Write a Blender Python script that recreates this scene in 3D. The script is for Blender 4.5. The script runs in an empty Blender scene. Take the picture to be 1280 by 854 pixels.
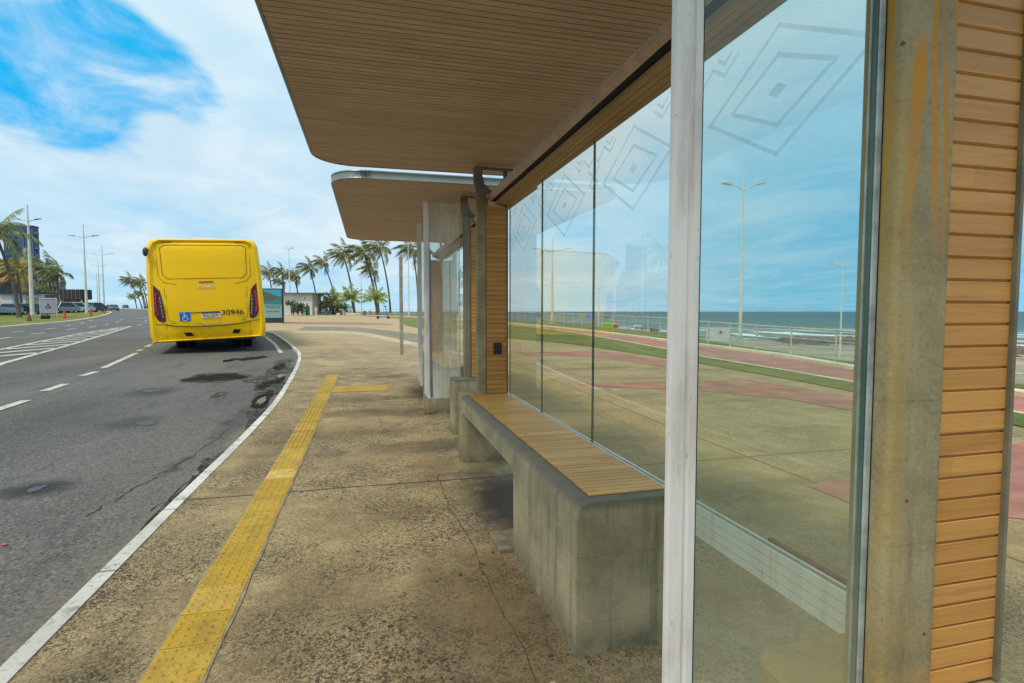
import bpy, bmesh, math, random
from mathutils import Vector, Matrix
random.seed(7)
R = math.radians
sc = bpy.context.scene
col = sc.collection
def lerp(a, b, t): return a + (b - a) * t

# ------------------------------------------------------------------ camera numbers
FPX, CAMH = 690.0, 1.2
YAW, PIT = math.atan(179 / 690), math.atan(37.5 / 690)
def at(px, d):
    """ground position that stands d metres in front of the camera, px columns from the left of the photo"""
    l = (px - 640) / FPX * d
    return (d * math.cos(PIT) * math.sin(YAW) + l * math.cos(YAW), d * math.cos(PIT) * math.cos(YAW) - l * math.sin(YAW))
def gz(y):
    if y < 5: return 0.0
    if y < 20: return .012 * (y - 5)
    return .18 + .01 * (min(y, 250) - 20)
BREAKS = (5, 20, 250)

# ------------------------------------------------------------------ mesh builder
class MB:
    def __init__(s): s.v = []; s.f = []; s.mi = []; s.c = None
    def add(s, vs, fs, mi=0):
        o = len(s.v); s.v += [tuple(v) for v in vs]
        for f in fs: s.f.append(tuple(i + o for i in f)); s.mi.append(mi)
    def box(s, x0, x1, y0, y1, z0, z1, mi=0, M=None):
        vs = [Vector((x, y, z)) for z in (z0, z1) for y in (y0, y1) for x in (x0, x1)]
        if M: vs = [M @ v for v in vs]
        s.add(vs, [(0, 2, 3, 1), (4, 5, 7, 6), (0, 1, 5, 4), (2, 6, 7, 3), (0, 4, 6, 2), (1, 3, 7, 5)], mi)
    def prism(s, poly, a0, a1, axis='y', mi=0, M=None):
        """poly: 2D outline; extruded along axis. axis y: poly=(x,z); x: (y,z); z: (x,y)"""
        def p(u, w, a):
            v = Vector((u, a, w)) if axis == 'y' else Vector((a, u, w)) if axis == 'x' else Vector((u, w, a))
            return M @ v if M else v
        n = len(poly)
        vs = [p(u, w, a0) for u, w in poly] + [p(u, w, a1) for u, w in poly]
        s.add(vs, [tuple(range(n)), tuple(range(2 * n - 1, n - 1, -1))] + [(i, (i + 1) % n, n + (i + 1) % n, n + i) for i in range(n)], mi)
    def tube(s, pts, rad, n=8, mi=0, cap=True, flat=1.0):
        pts = [Vector(p) for p in pts]
        if not hasattr(rad, '__len__'): rad = [rad] * len(pts)
        rings = []; prev = None
        for i, p in enumerate(pts):
            d = (pts[min(i + 1, len(pts) - 1)] - pts[max(i - 1, 0)]).normalized()
            if prev is None:
                a = d.orthogonal().normalized()
            else:
                a = (prev - d * prev.dot(d)).normalized()
            prev = a; b = d.cross(a)
            rings.append([p + (a * math.cos(2 * math.pi * k / n) + b * math.sin(2 * math.pi * k / n) * flat) * rad[i] for k in range(n)])
        vs = [v for r in rings for v in r]; fs = []
        for i in range(len(pts) - 1):
            for k in range(n):
                fs.append((i * n + k, i * n + (k + 1) % n, (i + 1) * n + (k + 1) % n, (i + 1) * n + k))
        if cap: fs += [tuple(range(n - 1, -1, -1)), tuple(range((len(pts) - 1) * n, len(pts) * n))]
        s.add(vs, fs, mi)
    def blob(s, c, rx, ry, rz, seg=10, ring=6, mi=0, M=None):
        vs = []; fs = []
        for i in range(ring + 1):
            t = math.pi * i / ring
            for k in range(seg):
                a = 2 * math.pi * k / seg
                v = Vector((c[0] + rx * math.sin(t) * math.cos(a), c[1] + ry * math.sin(t) * math.sin(a), c[2] + rz * math.cos(t)))
                vs.append(M @ v if M else v)
        for i in range(ring):
            for k in range(seg): fs.append((i * seg + k, (i + 1) * seg + k, (i + 1) * seg + (k + 1) % seg, i * seg + (k + 1) % seg))
        s.add(vs, fs, mi)
    def mesh(s, name, mats, smooth=False):
        me = bpy.data.meshes.new(name); me.from_pydata(s.v, [], s.f)
        for m in (mats if isinstance(mats, (list, tuple)) else [mats]): me.materials.append(m)
        me.polygons.foreach_set('material_index', s.mi)
        bm = bmesh.new(); bm.from_mesh(me)
        bmesh.ops.remove_doubles(bm, verts=bm.verts, dist=1e-5)
        bmesh.ops.recalc_face_normals(bm, faces=bm.faces)
        bm.to_mesh(me); bm.free()
        if smooth:
            me.polygons.foreach_set('use_smooth', [True] * len(me.polygons))
            me.set_sharp_from_angle(angle=R(38))
        return me
    def build(s, name, mats, parent=None, smooth=False, bevel=0):
        o = bpy.data.objects.new(name, s.mesh(name, mats, smooth)); col.objects.link(o)
        if parent: o.parent = parent
        if bevel:
            b = o.modifiers.new('bevel', 'BEVEL'); b.width = bevel; b.segments = 2; b.limit_method = 'ANGLE'; b.angle_limit = R(35)
        return o
def tag(o, label=None, cat=None, group=None, kind=None):
    if label: o['label'] = label
    if cat: o['category'] = cat
    if group: o['group'] = group
    if kind: o['kind'] = kind
    return o
def thing(name, label, cat, loc=(0, 0, 0), rz=0, group=None):
    o = bpy.data.objects.new(name, None); col.objects.link(o); o.location = loc; o.rotation_euler = (0, 0, rz)
    o.empty_display_size = .2
    return tag(o, label, cat, group)
def copy_tree(o, parent=None):
    c = o.copy(); col.objects.link(c)
    if parent: c.parent = parent
    for ch in list(o.children): copy_tree(ch, c)
    return c
def text(name, body, size, mat, parent, M, depth=.002, align='CENTER', sx=1):
    cu = bpy.data.curves.new(name, 'FONT'); cu.body = body; cu.size = size; cu.extrude = depth; cu.align_x = align; cu.align_y = 'CENTER'
    t = bpy.data.objects.new(name, cu); col.objects.link(t)
    dg = bpy.context.evaluated_depsgraph_get(); me = bpy.data.meshes.new_from_object(t.evaluated_get(dg))
    bpy.data.objects.remove(t); me.transform(M @ Matrix.Diagonal((sx, 1, 1, 1))); me.materials.clear(); me.materials.append(mat)
    o = bpy.data.objects.new(name, me); col.objects.link(o); o.parent = parent
    return o

# ------------------------------------------------------------------ materials
class N:
    def __init__(s, name):
        s.m = bpy.data.materials.new(name); s.m.use_nodes = True; s.t = s.m.node_tree; s.n = s.t.nodes; s.l = s.t.links
        s.b = s.n['Principled BSDF']; s.co = s.n.new('ShaderNodeTexCoord').outputs['Object']
    def put(s, sock, v):
        if hasattr(v, 'type') and hasattr(v, 'node'): s.l.new(v, sock)
        elif isinstance(v, (tuple, list)) and sock.type == 'RGBA' and len(v) == 3: sock.default_value = (*v, 1)
        else: sock.default_value = v
    def mapped(s, sc=(1, 1, 1), loc=(0, 0, 0), rot=(0, 0, 0)):
        m = s.n.new('ShaderNodeMapping'); s.l.new(s.co, m.inputs[0]); m.inputs['Scale'].default_value = sc; m.inputs['Location'].default_value = loc; m.inputs['Rotation'].default_value = rot
        return m.outputs[0]
    def noise(s, scale, det=4, rough=.55, vec=None, dist=0):
        n = s.n.new('ShaderNodeTexNoise'); s.l.new(vec or s.co, n.inputs['Vector']); n.inputs['Scale'].default_value = scale
        n.inputs['Detail'].default_value = det; n.inputs['Roughness'].default_value = rough; n.inputs['Distortion'].default_value = dist
        return n.outputs['Fac']
    def voro(s, scale, feat='F1', vec=None, out='Distance', rnd=1):
        n = s.n.new('ShaderNodeTexVoronoi'); n.feature = feat; s.l.new(vec or s.co, n.inputs['Vector']); n.inputs['Scale'].default_value = scale; n.inputs['Randomness'].default_value = rnd
        return n.outputs[out]
    def ramp(s, v, stops, interp='LINEAR'):
        n = s.n.new('ShaderNodeValToRGB'); s.put(n.inputs[0], v); e = n.color_ramp.elements; n.color_ramp.interpolation = interp
        while len(e) < len(stops): e.new(.5)
        for el, (p, c) in zip(e, stops):
            el.position = p; el.color = (c, c, c, 1) if isinstance(c, (int, float)) else (*c, 1)
        return n.outputs[0]
    def step(s, v, a, b):
        n = s.n.new('ShaderNodeMapRange'); n.interpolation_type = 'SMOOTHSTEP'; s.put(n.inputs[0], v); n.inputs[1].default_value = a; n.inputs[2].default_value = b
        return n.outputs[0]
    def math(s, op, a, b=0, c=0):
        n = s.n.new('ShaderNodeMath'); n.operation = op; s.put(n.inputs[0], a); s.put(n.inputs[1], b)
        if op == 'MULTIPLY_ADD': s.put(n.inputs[2], c)
        return n.outputs[0]
    def mul(s, a, b): return s.math('MULTIPLY', a, b)
    def mix(s, f, a, b, mode='MIX'):
        n = s.n.new('ShaderNodeMix'); n.data_type = 'RGBA'; n.blend_type = mode; s.put(n.inputs[0], f); s.put(n.inputs[6], a); s.put(n.inputs[7], b)
        return n.outputs[2]
    def xyz(s, vec=None):
        n = s.n.new('ShaderNodeSeparateXYZ'); s.l.new(vec or s.co, n.inputs[0]); return n.outputs
    def comb(s, x, y, z):
        n = s.n.new('ShaderNodeCombineXYZ'); s.put(n.inputs[0], x); s.put(n.inputs[1], y); s.put(n.inputs[2], z); return n.outputs[0]
    def spot(s, cx, cy, rx, ry, soft=.5, wob=.5):
        """soft elliptical stain around (cx, cy) on the ground, its outline broken up by noise"""
        x, y, _ = s.xyz()
        dx = s.math('DIVIDE', s.math('SUBTRACT', x, cx), rx); dy = s.math('DIVIDE', s.math('SUBTRACT', y, cy), ry)
        d = s.math('SQRT', s.math('ADD', s.mul(dx, dx), s.mul(dy, dy)))
        d = s.math('ADD', d, s.mul(s.math('SUBTRACT', s.noise(2.6 / max(min(rx, ry), .2), 5, .65), .5), wob * 2))
        n = s.n.new('ShaderNodeMapRange'); n.interpolation_type = 'SMOOTHSTEP'; s.put(n.inputs[0], d); n.inputs[1].default_value = 1 - soft; n.inputs[2].default_value = 1 + soft * .3; n.inputs[3].default_value = 1; n.inputs[4].default_value = 0
        return n.outputs[0]
    def bump(s, h, strength=.5, dist=.01):
        n = s.n.new('ShaderNodeBump'); n.inputs['Strength'].default_value = strength; n.inputs['Distance'].default_value = dist; s.put(n.inputs['Height'], h); s.l.new(n.outputs[0], s.b.inputs['Normal'])
    def done(s, c, rough=.8, metal=0, spec=None):
        s.put(s.b.inputs['Base Color'], c); s.put(s.b.inputs['Roughness'], rough); s.put(s.b.inputs['Metallic'], metal)
        if spec is not None: s.b.inputs['Specular IOR Level'].default_value = spec
        return s.m
def plain(name, c, rough=.6, metal=0, var=.12, scale=6, bump=0):
    n = N(name); f = n.noise(scale, 5, .6)
    c2 = n.mix(n.step(f, .3, .7), tuple(x * (1 - var) for x in c), tuple(min(1, x * (1 + var)) for x in c))
    if bump: n.bump(f, bump, .01)
    return n.done(c2, rough, metal)

def mat_pavement():
    n = N('weathered_concrete_pavement'); x, y, _ = n.xyz()
    big = n.noise(.55, 6, .6, dist=.4); mid = n.noise(3.2, 7, .68); fine = n.noise(34, 6, .75); grain = n.noise(150, 3, .8)
    c = n.mix(n.step(big, .36, .62), (.25, .180, .090), (.45, .335, .168))
    c = n.mix(n.step(mid, .42, .68), c, (.55, .42, .225))
    c = n.mix(n.mul(n.step(n.noise(1.4, 5, .7), .52, .7), .65), c, (.115, .085, .05))
    cells = n.voro(150, out='Color'); cv = n.n.new('ShaderNodeSeparateColor'); n.l.new(cells, cv.inputs[0]); cells2 = n.voro(85, out='Color'); cv2 = n.n.new('ShaderNodeSeparateColor'); n.l.new(cells2, cv2.inputs[0])
    pebble = n.voro(95); peb2 = n.voro(55, vec=n.mapped((1, 1, 1), (3.1, 1.7, 0)))
    worn = n.step(n.noise(.9, 5, .65), .40, .58)
    c = n.mix(n.mul(n.step(fine, .46, .62), n.math('MULTIPLY_ADD', worn, .45, .25)), c, (.075, .055, .035))
    c = n.mix(n.mul(n.step(grain, .54, .68), .75), c, (.50, .40, .26))
    c = n.mix(n.mul(n.step(grain, .46, .34), .7), c, (.06, .045, .03))
    c = n.mix(n.mul(n.step(cv.outputs[0], .55, .9), n.math('MULTIPLY_ADD', worn, .55, .25)), c, (.035, .026, .016)); c = n.mix(n.mul(n.step(cv.outputs[1], .68, .95), n.math('MULTIPLY_ADD', worn, .50, .20)), c, (.60, .49, .32)); c = n.mix(n.mul(n.step(cv2.outputs[0], .80, .9), n.math('MULTIPLY_ADD', worn, .65, .1)), c, (.04, .03, .02))
    c = n.mix(n.mul(n.math('LESS_THAN', pebble, .16), n.mul(worn, .55)), c, (.50, .41, .29))
    c = n.mix(n.mul(n.math('LESS_THAN', peb2, .10), n.mul(worn, .85)), c, (.03, .025, .02))
    spk = n.voro(7.0, vec=n.mapped((1, 1.6, 1), (.3, .2, 0)))
    c = n.mix(n.mul(n.step(spk, .075, .045), .75), c, (.045, .04, .04))
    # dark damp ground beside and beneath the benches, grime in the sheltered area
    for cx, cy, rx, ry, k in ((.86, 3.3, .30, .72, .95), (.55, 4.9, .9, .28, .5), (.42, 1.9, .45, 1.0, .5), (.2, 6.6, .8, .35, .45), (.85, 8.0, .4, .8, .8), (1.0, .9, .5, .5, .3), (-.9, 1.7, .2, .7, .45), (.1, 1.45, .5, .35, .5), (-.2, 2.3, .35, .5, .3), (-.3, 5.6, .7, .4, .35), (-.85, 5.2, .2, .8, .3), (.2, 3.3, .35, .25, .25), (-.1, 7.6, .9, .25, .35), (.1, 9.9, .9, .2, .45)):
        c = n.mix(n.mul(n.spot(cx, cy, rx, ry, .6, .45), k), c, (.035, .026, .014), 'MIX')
    # joints cast across and along the slabs
    wob = n.mul(n.math('SUBTRACT', n.noise(2.2, 3), .5), .05)
    jy = n.math('ABSOLUTE', n.math('SUBTRACT', n.math('FRACT', n.math('DIVIDE', n.math('ADD', n.math('ADD', y, wob), -2.27), 3.2)), .5))
    jx = n.math('ABSOLUTE', n.math('SUBTRACT', n.math('FRACT', n.math('DIVIDE', n.math('ADD', x, -1.47), 3.1)), .5))
    j = n.math('MINIMUM', jy, n.math('ADD', jx, n.mul(n.math('LESS_THAN', x, 2.0), 1)))
    c = n.mix(n.mul(n.step(j, .0042, .0018), .8), c, (.05, .04, .03))
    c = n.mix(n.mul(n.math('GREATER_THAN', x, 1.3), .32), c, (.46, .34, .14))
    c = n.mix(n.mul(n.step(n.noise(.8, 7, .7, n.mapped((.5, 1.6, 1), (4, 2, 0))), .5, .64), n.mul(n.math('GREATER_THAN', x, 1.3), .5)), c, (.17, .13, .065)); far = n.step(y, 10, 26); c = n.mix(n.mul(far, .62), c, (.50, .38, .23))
    h = n.math('ADD', n.math('ADD', n.mul(fine, .55), n.mul(grain, .6)), n.mul(n.math('MINIMUM', pebble, .35), .5))
    h = n.math('ADD', h, n.mul(n.step(j, .005, .002), -1.2))
    n.bump(h, .9, .012)
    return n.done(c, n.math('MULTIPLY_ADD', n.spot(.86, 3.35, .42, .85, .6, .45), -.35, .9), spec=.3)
def mat_asphalt():
    n = N('worn_asphalt'); x, y, _ = n.xyz()
    big = n.noise(.4, 5, .6, n.mapped((1.6, .35, 1))); mid = n.noise(2.4, 6, .65); gr = n.noise(95, 3, .8)
    c = n.mix(n.step(big, .35, .65), (.078, .073, .067), (.140, .132, .120))
    c = n.mix(n.mul(n.step(mid, .5, .72), .5), c, (.155, .15, .14))
    c = n.mix(n.mul(n.step(n.noise(1.1, 6, .7, n.mapped((2.2, .5, 1), (5, 1, 0))), .55, .62), .45), c, (.045, .044, .044)); c = n.mix(n.mul(n.step(n.voro(30), .09, .05), .5), c, (.30, .28, .25))
    v = n.voro(110)
    gw = n.voro(70, out='Color'); gs = n.n.new('ShaderNodeSeparateColor'); n.l.new(gw, gs.inputs[0]); c = n.mix(n.mul(n.step(gs.outputs[0], .65, .95), .5), c, (.27, .25, .22)); c = n.mix(n.mul(n.step(gs.outputs[1], .6, .95), .55), c, (.02, .02, .02)); c = n.mix(n.mul(n.step(gr, .55, .68), .6), c, (.24, .23, .21)); c = n.mix(n.mul(n.step(gr, .46, .34), .6), c, (.025, .025, .027))
    for cx, cy, rx, ry, k in ((-3.1, 4.75, .35, .42, .75), (-2.32, 4.62, .30, .26, .9), (-2.75, 4.2, .5, .2, .4), (-3.4, 7.6, .5, 1.4, .3), (-2.2, 2.6, .25, .8, .3), (-3.2, 9.4, .4, .6, .6), (-2.6, 7.0, .35, .5, .55), (-2.7, 11.0, .55, .75, .7), (-1.45, 7.0, .2, 1.6, .35), (-4.0, 6.2, .5, .8, .25)):
        c = n.mix(n.mul(n.spot(cx, cy, rx, ry, .7, .4), k), c, (.022, .021, .021))
    # sandy crumbling margin beside the kerb
    edge = n.math('SUBTRACT', n.math('ADD', x, n.mul(n.math('MAXIMUM', n.math('SUBTRACT', y, 9), 0), .06)), n.mul(n.math('SUBTRACT', n.noise(2.1, 6, .7), .5), .55))
    c = n.mix(n.mul(n.step(edge, -1.42, -1.17), n.mul(n.math('LESS_THAN', y, 30), .75)), c, (.20, .16, .11))
    c = n.mix(n.mul(n.step(n.math('ABSOLUTE', n.math('ADD', edge, 1.55)), .1, .0), n.mul(n.step(n.noise(1.3, 4), .5, .6), .6)), c, (.02, .02, .02))
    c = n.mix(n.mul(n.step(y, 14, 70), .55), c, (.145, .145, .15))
    n.bump(n.math('ADD', n.mul(gr, .8), n.math('ADD', n.mul(n.math('MINIMUM', v, .4), .5), n.mul(mid, 1.1))), .55, .008)
    return n.done(c, .82, spec=.35)
def mat_concrete(name, base=(.43, .36, .22), rust=False, dark=False):
    n = N(name); x, y, z = n.xyz()
    a = n.noise(3.5, 9, .72); b = n.noise(14, 7, .75); st = n.noise(2.2, 5, .6, n.mapped((6, 6, .7)))
    c = n.mix(n.step(a, .35, .66), tuple(v * .66 for v in base), tuple(v * 1.12 for v in base))
    c = n.mix(n.mul(n.step(st, .5, .72), .45), c, (.46, .39, .23))
    c = n.mix(n.mul(n.step(n.noise(2.5, 5, .6, n.mapped((7, 7, .6), (4, 1, 2))), .52, .7), .5), c, (.15, .12, .07))
    c = n.mix(n.mul(n.step(b, .55, .75), .5), c, (.16, .135, .09)); gg = n.noise(120, 3, .8); c = n.mix(n.mul(n.step(gg, .55, .7), .4), c, (.50, .43, .28)); c = n.mix(n.mul(n.step(gg, .45, .32), .5), c, (.12, .10, .06))
    pit = n.voro(60); holes = n.voro(16)
    c = n.mix(n.mul(n.step(holes, .07, .04), .8), c, (.05, .045, .035))
    c = n.mix(n.mul(n.step(z, .14, .0), n.mul(n.step(b, .35, .6), .7)), c, (.075, .065, .045))
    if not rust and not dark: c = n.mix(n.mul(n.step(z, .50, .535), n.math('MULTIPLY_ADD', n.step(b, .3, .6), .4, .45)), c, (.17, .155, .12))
    form = n.math('ABSOLUTE', n.math('SUBTRACT', n.math('FRACT', n.math('DIVIDE', n.math('ADD', z, n.mul(b, .004)), .235)), .5)); c = n.mix(n.mul(n.step(form, .012, .004), .22), c, (.10, .085, .055))
    if rust:
        m = n.step(n.noise(1.5, 4, .6, n.mapped((15, 15, .8), (2.2, 0, .4)), 1.2), .49, .59); hi = n.step(z, 1.2, 1.5)
        c = n.mix(n.mul(n.mul(m, hi), n.step(b, .25, .5)), c, (.50, .21, .02))
        m2 = n.mul(n.step(x, .858, .80), n.step(n.noise(4, 5, .6, n.mapped((3, 3, .5))), .38, .6))
        c = n.mix(n.mul(m2, .6), c, (.40, .28, .07))
        c = n.mix(n.mul(n.step(z, .78, .56), n.mul(n.step(a, .35, .6), .7)), c, (.38, .22, .05))
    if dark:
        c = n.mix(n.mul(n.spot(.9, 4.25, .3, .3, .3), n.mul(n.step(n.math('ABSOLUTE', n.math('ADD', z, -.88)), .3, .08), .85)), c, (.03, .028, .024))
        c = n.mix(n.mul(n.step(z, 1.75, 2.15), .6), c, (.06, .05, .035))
    n.bump(n.math('ADD', n.mul(b, .6), n.math('ADD', n.mul(n.noise(70, 4, .7), .5), n.mul(n.step(holes, .07, .03), -.6))), .45, .006)
    return n.done(c, .78, spec=.35)
def mat_wood(name, c1, c2, axis='y', pitch=.037, along='x', rough=.5, var=1.0):
    """boards: a tone per board from its position across, grain drawn out along it"""
    n = N(name); X = dict(zip('xyz', n.xyz()))
    idx = n.math('FLOOR', n.math('DIVIDE', X[axis], pitch))
    w = n.n.new('ShaderNodeTexWhiteNoise'); w.noise_dimensions = '1D'; n.put(w.inputs['W'], idx)
    s = {k: 26 for k in 'xyz'}; s[along] = 1.3
    off = n.comb(n.mul(w.outputs[0], 30), n.mul(w.outputs[0], 17), 0)
    ad = n.n.new('ShaderNodeVectorMath'); n.l.new(n.mapped((s['x'], s['y'], s['z'])), ad.inputs[0]); n.l.new(off, ad.inputs[1])
    g = n.noise(1.6, 6, .68, ad.outputs[0], 1.0); fine = n.noise(9, 3, .7, ad.outputs[0])
    w2 = n.n.new('ShaderNodeTexWhiteNoise'); w2.noise_dimensions = '2D'; cb = n.comb(idx, n.math('FLOOR', n.math('DIVIDE', n.math('ADD', X[along], n.mul(w.outputs[0], 1.7)), 1.15)), 0); n.l.new(cb, w2.inputs['Vector'])
    c = n.mix(w2.outputs[0], tuple(v * (1 - .14 * var) for v in c1), tuple(min(1, v * (1 + .06 * var)) for v in c2))
    kn = n.voro(1, vec=n.mapped(tuple(9 if k == along else 24 for k in 'xyz'))); c = n.mix(n.mul(n.step(kn, .10, .03), .5 * var), c, tuple(v * .35 for v in c1))
    c = n.mix(n.mul(n.step(g, .45, .7), .4), c, tuple(v * .48 for v in c1))
    c = n.mix(n.mul(n.step(fine, .5, .75), .22), c, tuple(min(1, v * 1.5) for v in c2))
    c = n.mix(n.mul(n.step(n.noise(1.7, 6, .65), .5, .72), .12 + .3 * var), c, tuple(v * .55 for v in c1))
    n.bump(n.math('ADD', g, n.mul(fine, .3)), .25, .003)
    return n.done(c, rough, spec=.35)
def mat_glass(name, tint=(.80, .90, .90), haze=.06, dirt=(.55, .52, .40), streak=.25, lower=0):
    n = N(name); n.n.remove(n.b); out = n.n['Material Output']; x, y, z = n.xyz()
    tr = n.n.new('ShaderNodeBsdfTransparent'); n.put(tr.inputs[0], tint)
    gl = n.n.new('ShaderNodeBsdfGlossy'); gl.inputs['Roughness'].default_value = .0; n.put(gl.inputs[0], (.95, 1, 1))
    fr = n.n.new('ShaderNodeFresnel'); fr.inputs[0].default_value = 1.5
    geo = n.n.new('ShaderNodeNewGeometry')
    bf = n.math('SUBTRACT', 1, geo.outputs['Backfacing'])
    m = n.n.new('ShaderNodeMixShader'); n.l.new(n.mul(n.math('MULTIPLY_ADD', fr.outputs[0], 1.3, 0), bf), m.inputs[0]); n.l.new(tr.outputs[0], m.inputs[1]); n.l.new(gl.outputs[0], m.inputs[2])
    df = n.n.new('ShaderNodeBsdfDiffuse'); n.put(df.inputs[0], dirt)
    sm = n.step(n.math('ADD', n.mul(n.noise(1.7, 7, .7, n.mapped((2, 2, .8))), .7), n.mul(n.noise(8, 5, .7, n.mapped((3, 3, .35))), .3)), .42, .7); dots = n.step(n.voro(22), .05, .03)
    f = n.math('ADD', n.math('MULTIPLY_ADD', sm, haze * .9, haze * .45), n.mul(dots, streak * .5))
    if lower: f = n.math('ADD', f, n.mul(n.step(z, lower + .55, lower), .15))
    f = n.mul(f, bf)
    m2 = n.n.new('ShaderNodeMixShader'); n.l.new(f, m2.inputs[0]); n.l.new(m.outputs[0], m2.inputs[1]); n.l.new(df.outputs[0], m2.inputs[2])
    n.l.new(m2.outputs[0], out.inputs[0])
    return n.m
def mat_frost():
    n = N('frosted_film'); n.n.remove(n.b); out = n.n['Material Output']
    tr = n.n.new('ShaderNodeBsdfTransparent'); df = n.n.new('ShaderNodeBsdfDiffuse'); n.put(df.inputs[0], (.25, .36, .37)); m = n.n.new('ShaderNodeMixShader')
    n.put(m.inputs[0], n.math('MULTIPLY_ADD', n.step(n.noise(14, 4, .6), .3, .7), .12, .16)); n.l.new(tr.outputs[0], m.inputs[1]); n.l.new(df.outputs[0], m.inputs[2]); n.l.new(m.outputs[0], out.inputs[0])
    return n.m
def mat_painted(name, c=(.74, .71, .68), chips=(.12, .14, .18), grime=(.42, .34, .28), zs=1.0):
    n = N(name)
    f = n.noise(5, 6, .65, n.mapped((4, 4, .8 * zs))); k = n.voro(20, vec=n.mapped((2.5, 2.5, 1)))
    cc = n.mix(n.mul(n.step(f, .44, .72), .5), c, grime); sp_ = n.noise(45, 5, .8, n.mapped((1, 1, .35))); cc = n.mix(n.mul(n.step(sp_, .62, .68), .7), cc, chips); cc = n.mix(n.mul(n.step(k, .11, .07), n.step(n.noise(3), .5, .6)), cc, chips)
    n.bump(f, .1, .003)
    return n.done(cc, .42)
def mat_leaf(name, c1, c2, c3):
    n = N(name); f = n.noise(.9, 4, .6); g = n.noise(5, 3, .6)
    c = n.mix(n.step(f, .35, .65), c1, c2); c = n.mix(n.mul(n.step(g, .52, .68), .8), c, c3)
    n.b.inputs['Subsurface Weight'].default_value = 0
    return n.done(c, .55)
def mat_trunk():
    n = N('palm_bark'); f = n.noise(6, 5, .6); w = n.noise(1, 2, .5, n.mapped((.3, .3, 9)))
    c = n.mix(n.step(f, .3, .7), (.085, .062, .045), (.20, .16, .12)); c = n.mix(n.mul(n.step(w, .45, .6), .5), c, (.05, .04, .03))
    n.bump(w, .4, .03); return n.done(c, .9)
def mat_grass():
    n = N('mown_grass'); a = n.noise(.8, 5, .6); b = n.noise(30, 4, .75)
    c = n.mix(n.step(a, .35, .65), (.125, .165, .018), (.24, .235, .04)); c = n.mix(n.mul(n.step(b, .45, .65), .6), c, (.035, .065, .008))
    c = n.mix(n.mul(n.step(n.noise(3.2, 5, .7), .55, .7), .6), c, (.26, .20, .07)); n.bump(b, .9, .05); return n.done(c, .9)
def mat_sea():
    n = N('sea_water'); x, y, _ = n.xyz()
    d = n.math('SQRT', n.math('ADD', n.mul(x, x), n.mul(y, y)))
    w = n.noise(.09, 6, .62, n.mapped((1, .45, 1), rot=(0, 0, R(35)))); w2 = n.noise(.012, 5, .6, n.mapped((1, .25, 1), rot=(0, 0, R(-25))))
    c = n.mix(n.step(d, 120, 900), (.055, .125, .115), (.008, .062, .085)); c = n.mix(n.mul(n.step(w2, .4, .65), .5), c, (.018, .090, .100)); c = n.mix(n.mul(n.step(w, .55, .72), .3), c, (.12, .22, .21))
    foam = n.step(n.noise(.07, 7, .68, n.mapped((1, .3, 1), (2, 5, 0), (0, 0, R(-38))), .5), .49, .56)
    zone = n.mul(n.step(d, 85, 100), n.step(d, 300, 190)); caps = n.step(n.noise(.16, 6, .7, n.mapped((1, .3, 1), (9, 5, 0), (0, 0, R(-38)))), .68, .72)
    f = n.math('MAXIMUM', n.mul(foam, zone), n.mul(caps, .6)); c = n.mix(f, c, (.78, .80, .78))
    n.bump(n.math('ADD', w, n.mul(n.noise(.7, 5, .6), .25)), .8, .8)
    return n.done(c, n.math('MULTIPLY_ADD', f, .5, .42), spec=.25)
def mat_facade(name, wall, glass=(.05, .07, .09), sx=3, sz=3, axis='x', fill=.5):
    n = N(name); X = dict(zip('xyz', n.xyz()))
    a = n.math('ABSOLUTE', n.math('SUBTRACT', n.math('FRACT', n.math('DIVIDE', X[axis], sx)), .5)); b = n.math('ABSOLUTE', n.math('SUBTRACT', n.math('FRACT', n.math('DIVIDE', X['z'], sz)), .5))
    m = n.mul(n.math('LESS_THAN', a, fill / 2), n.math('LESS_THAN', b, fill / 2))
    f = n.noise(.6, 5, .6)
    c = n.mix(n.step(f, .3, .7), tuple(v * .8 for v in wall), wall); return n.done(n.mix(m, c, glass), .7)

def mat_mark():
    n = N('worn_road_paint'); f = n.noise(7, 8, .75); g = n.noise(60, 4, .8)
    c = n.mix(n.step(f, .35, .6), (.58, .57, .50), (.44, .43, .38)); c = n.mix(n.mul(n.step(f, .56, .64), .85), c, (.11, .108, .105)); c = n.mix(n.mul(n.step(g, .55, .66), .6), c, (.13, .125, .12)); return n.done(c, .8)
def mat_kerb():
    n = N('worn_kerb_paint'); f = n.noise(5, 8, .75); g = n.noise(38, 5, .8); s_ = n.noise(1.1, 4, .6)
    c = n.mix(n.step(s_, .4, .65), (.68, .66, .62), (.50, .48, .44)); c = n.mix(n.mul(n.step(f, .53, .62), .8), c, (.25, .215, .16)); c = n.mix(n.mul(n.step(g, .54, .64), .65), c, (.16, .14, .11)); n.bump(g, .6, .006)
    y = n.xyz()[1]; j = n.math('ABSOLUTE', n.math('SUBTRACT', n.math('FRACT', n.math('DIVIDE', y, .82)), .5)); c = n.mix(n.mul(n.step(j, .012, .005), .8), c, (.08, .07, .055)); return n.done(c, .8)
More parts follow.
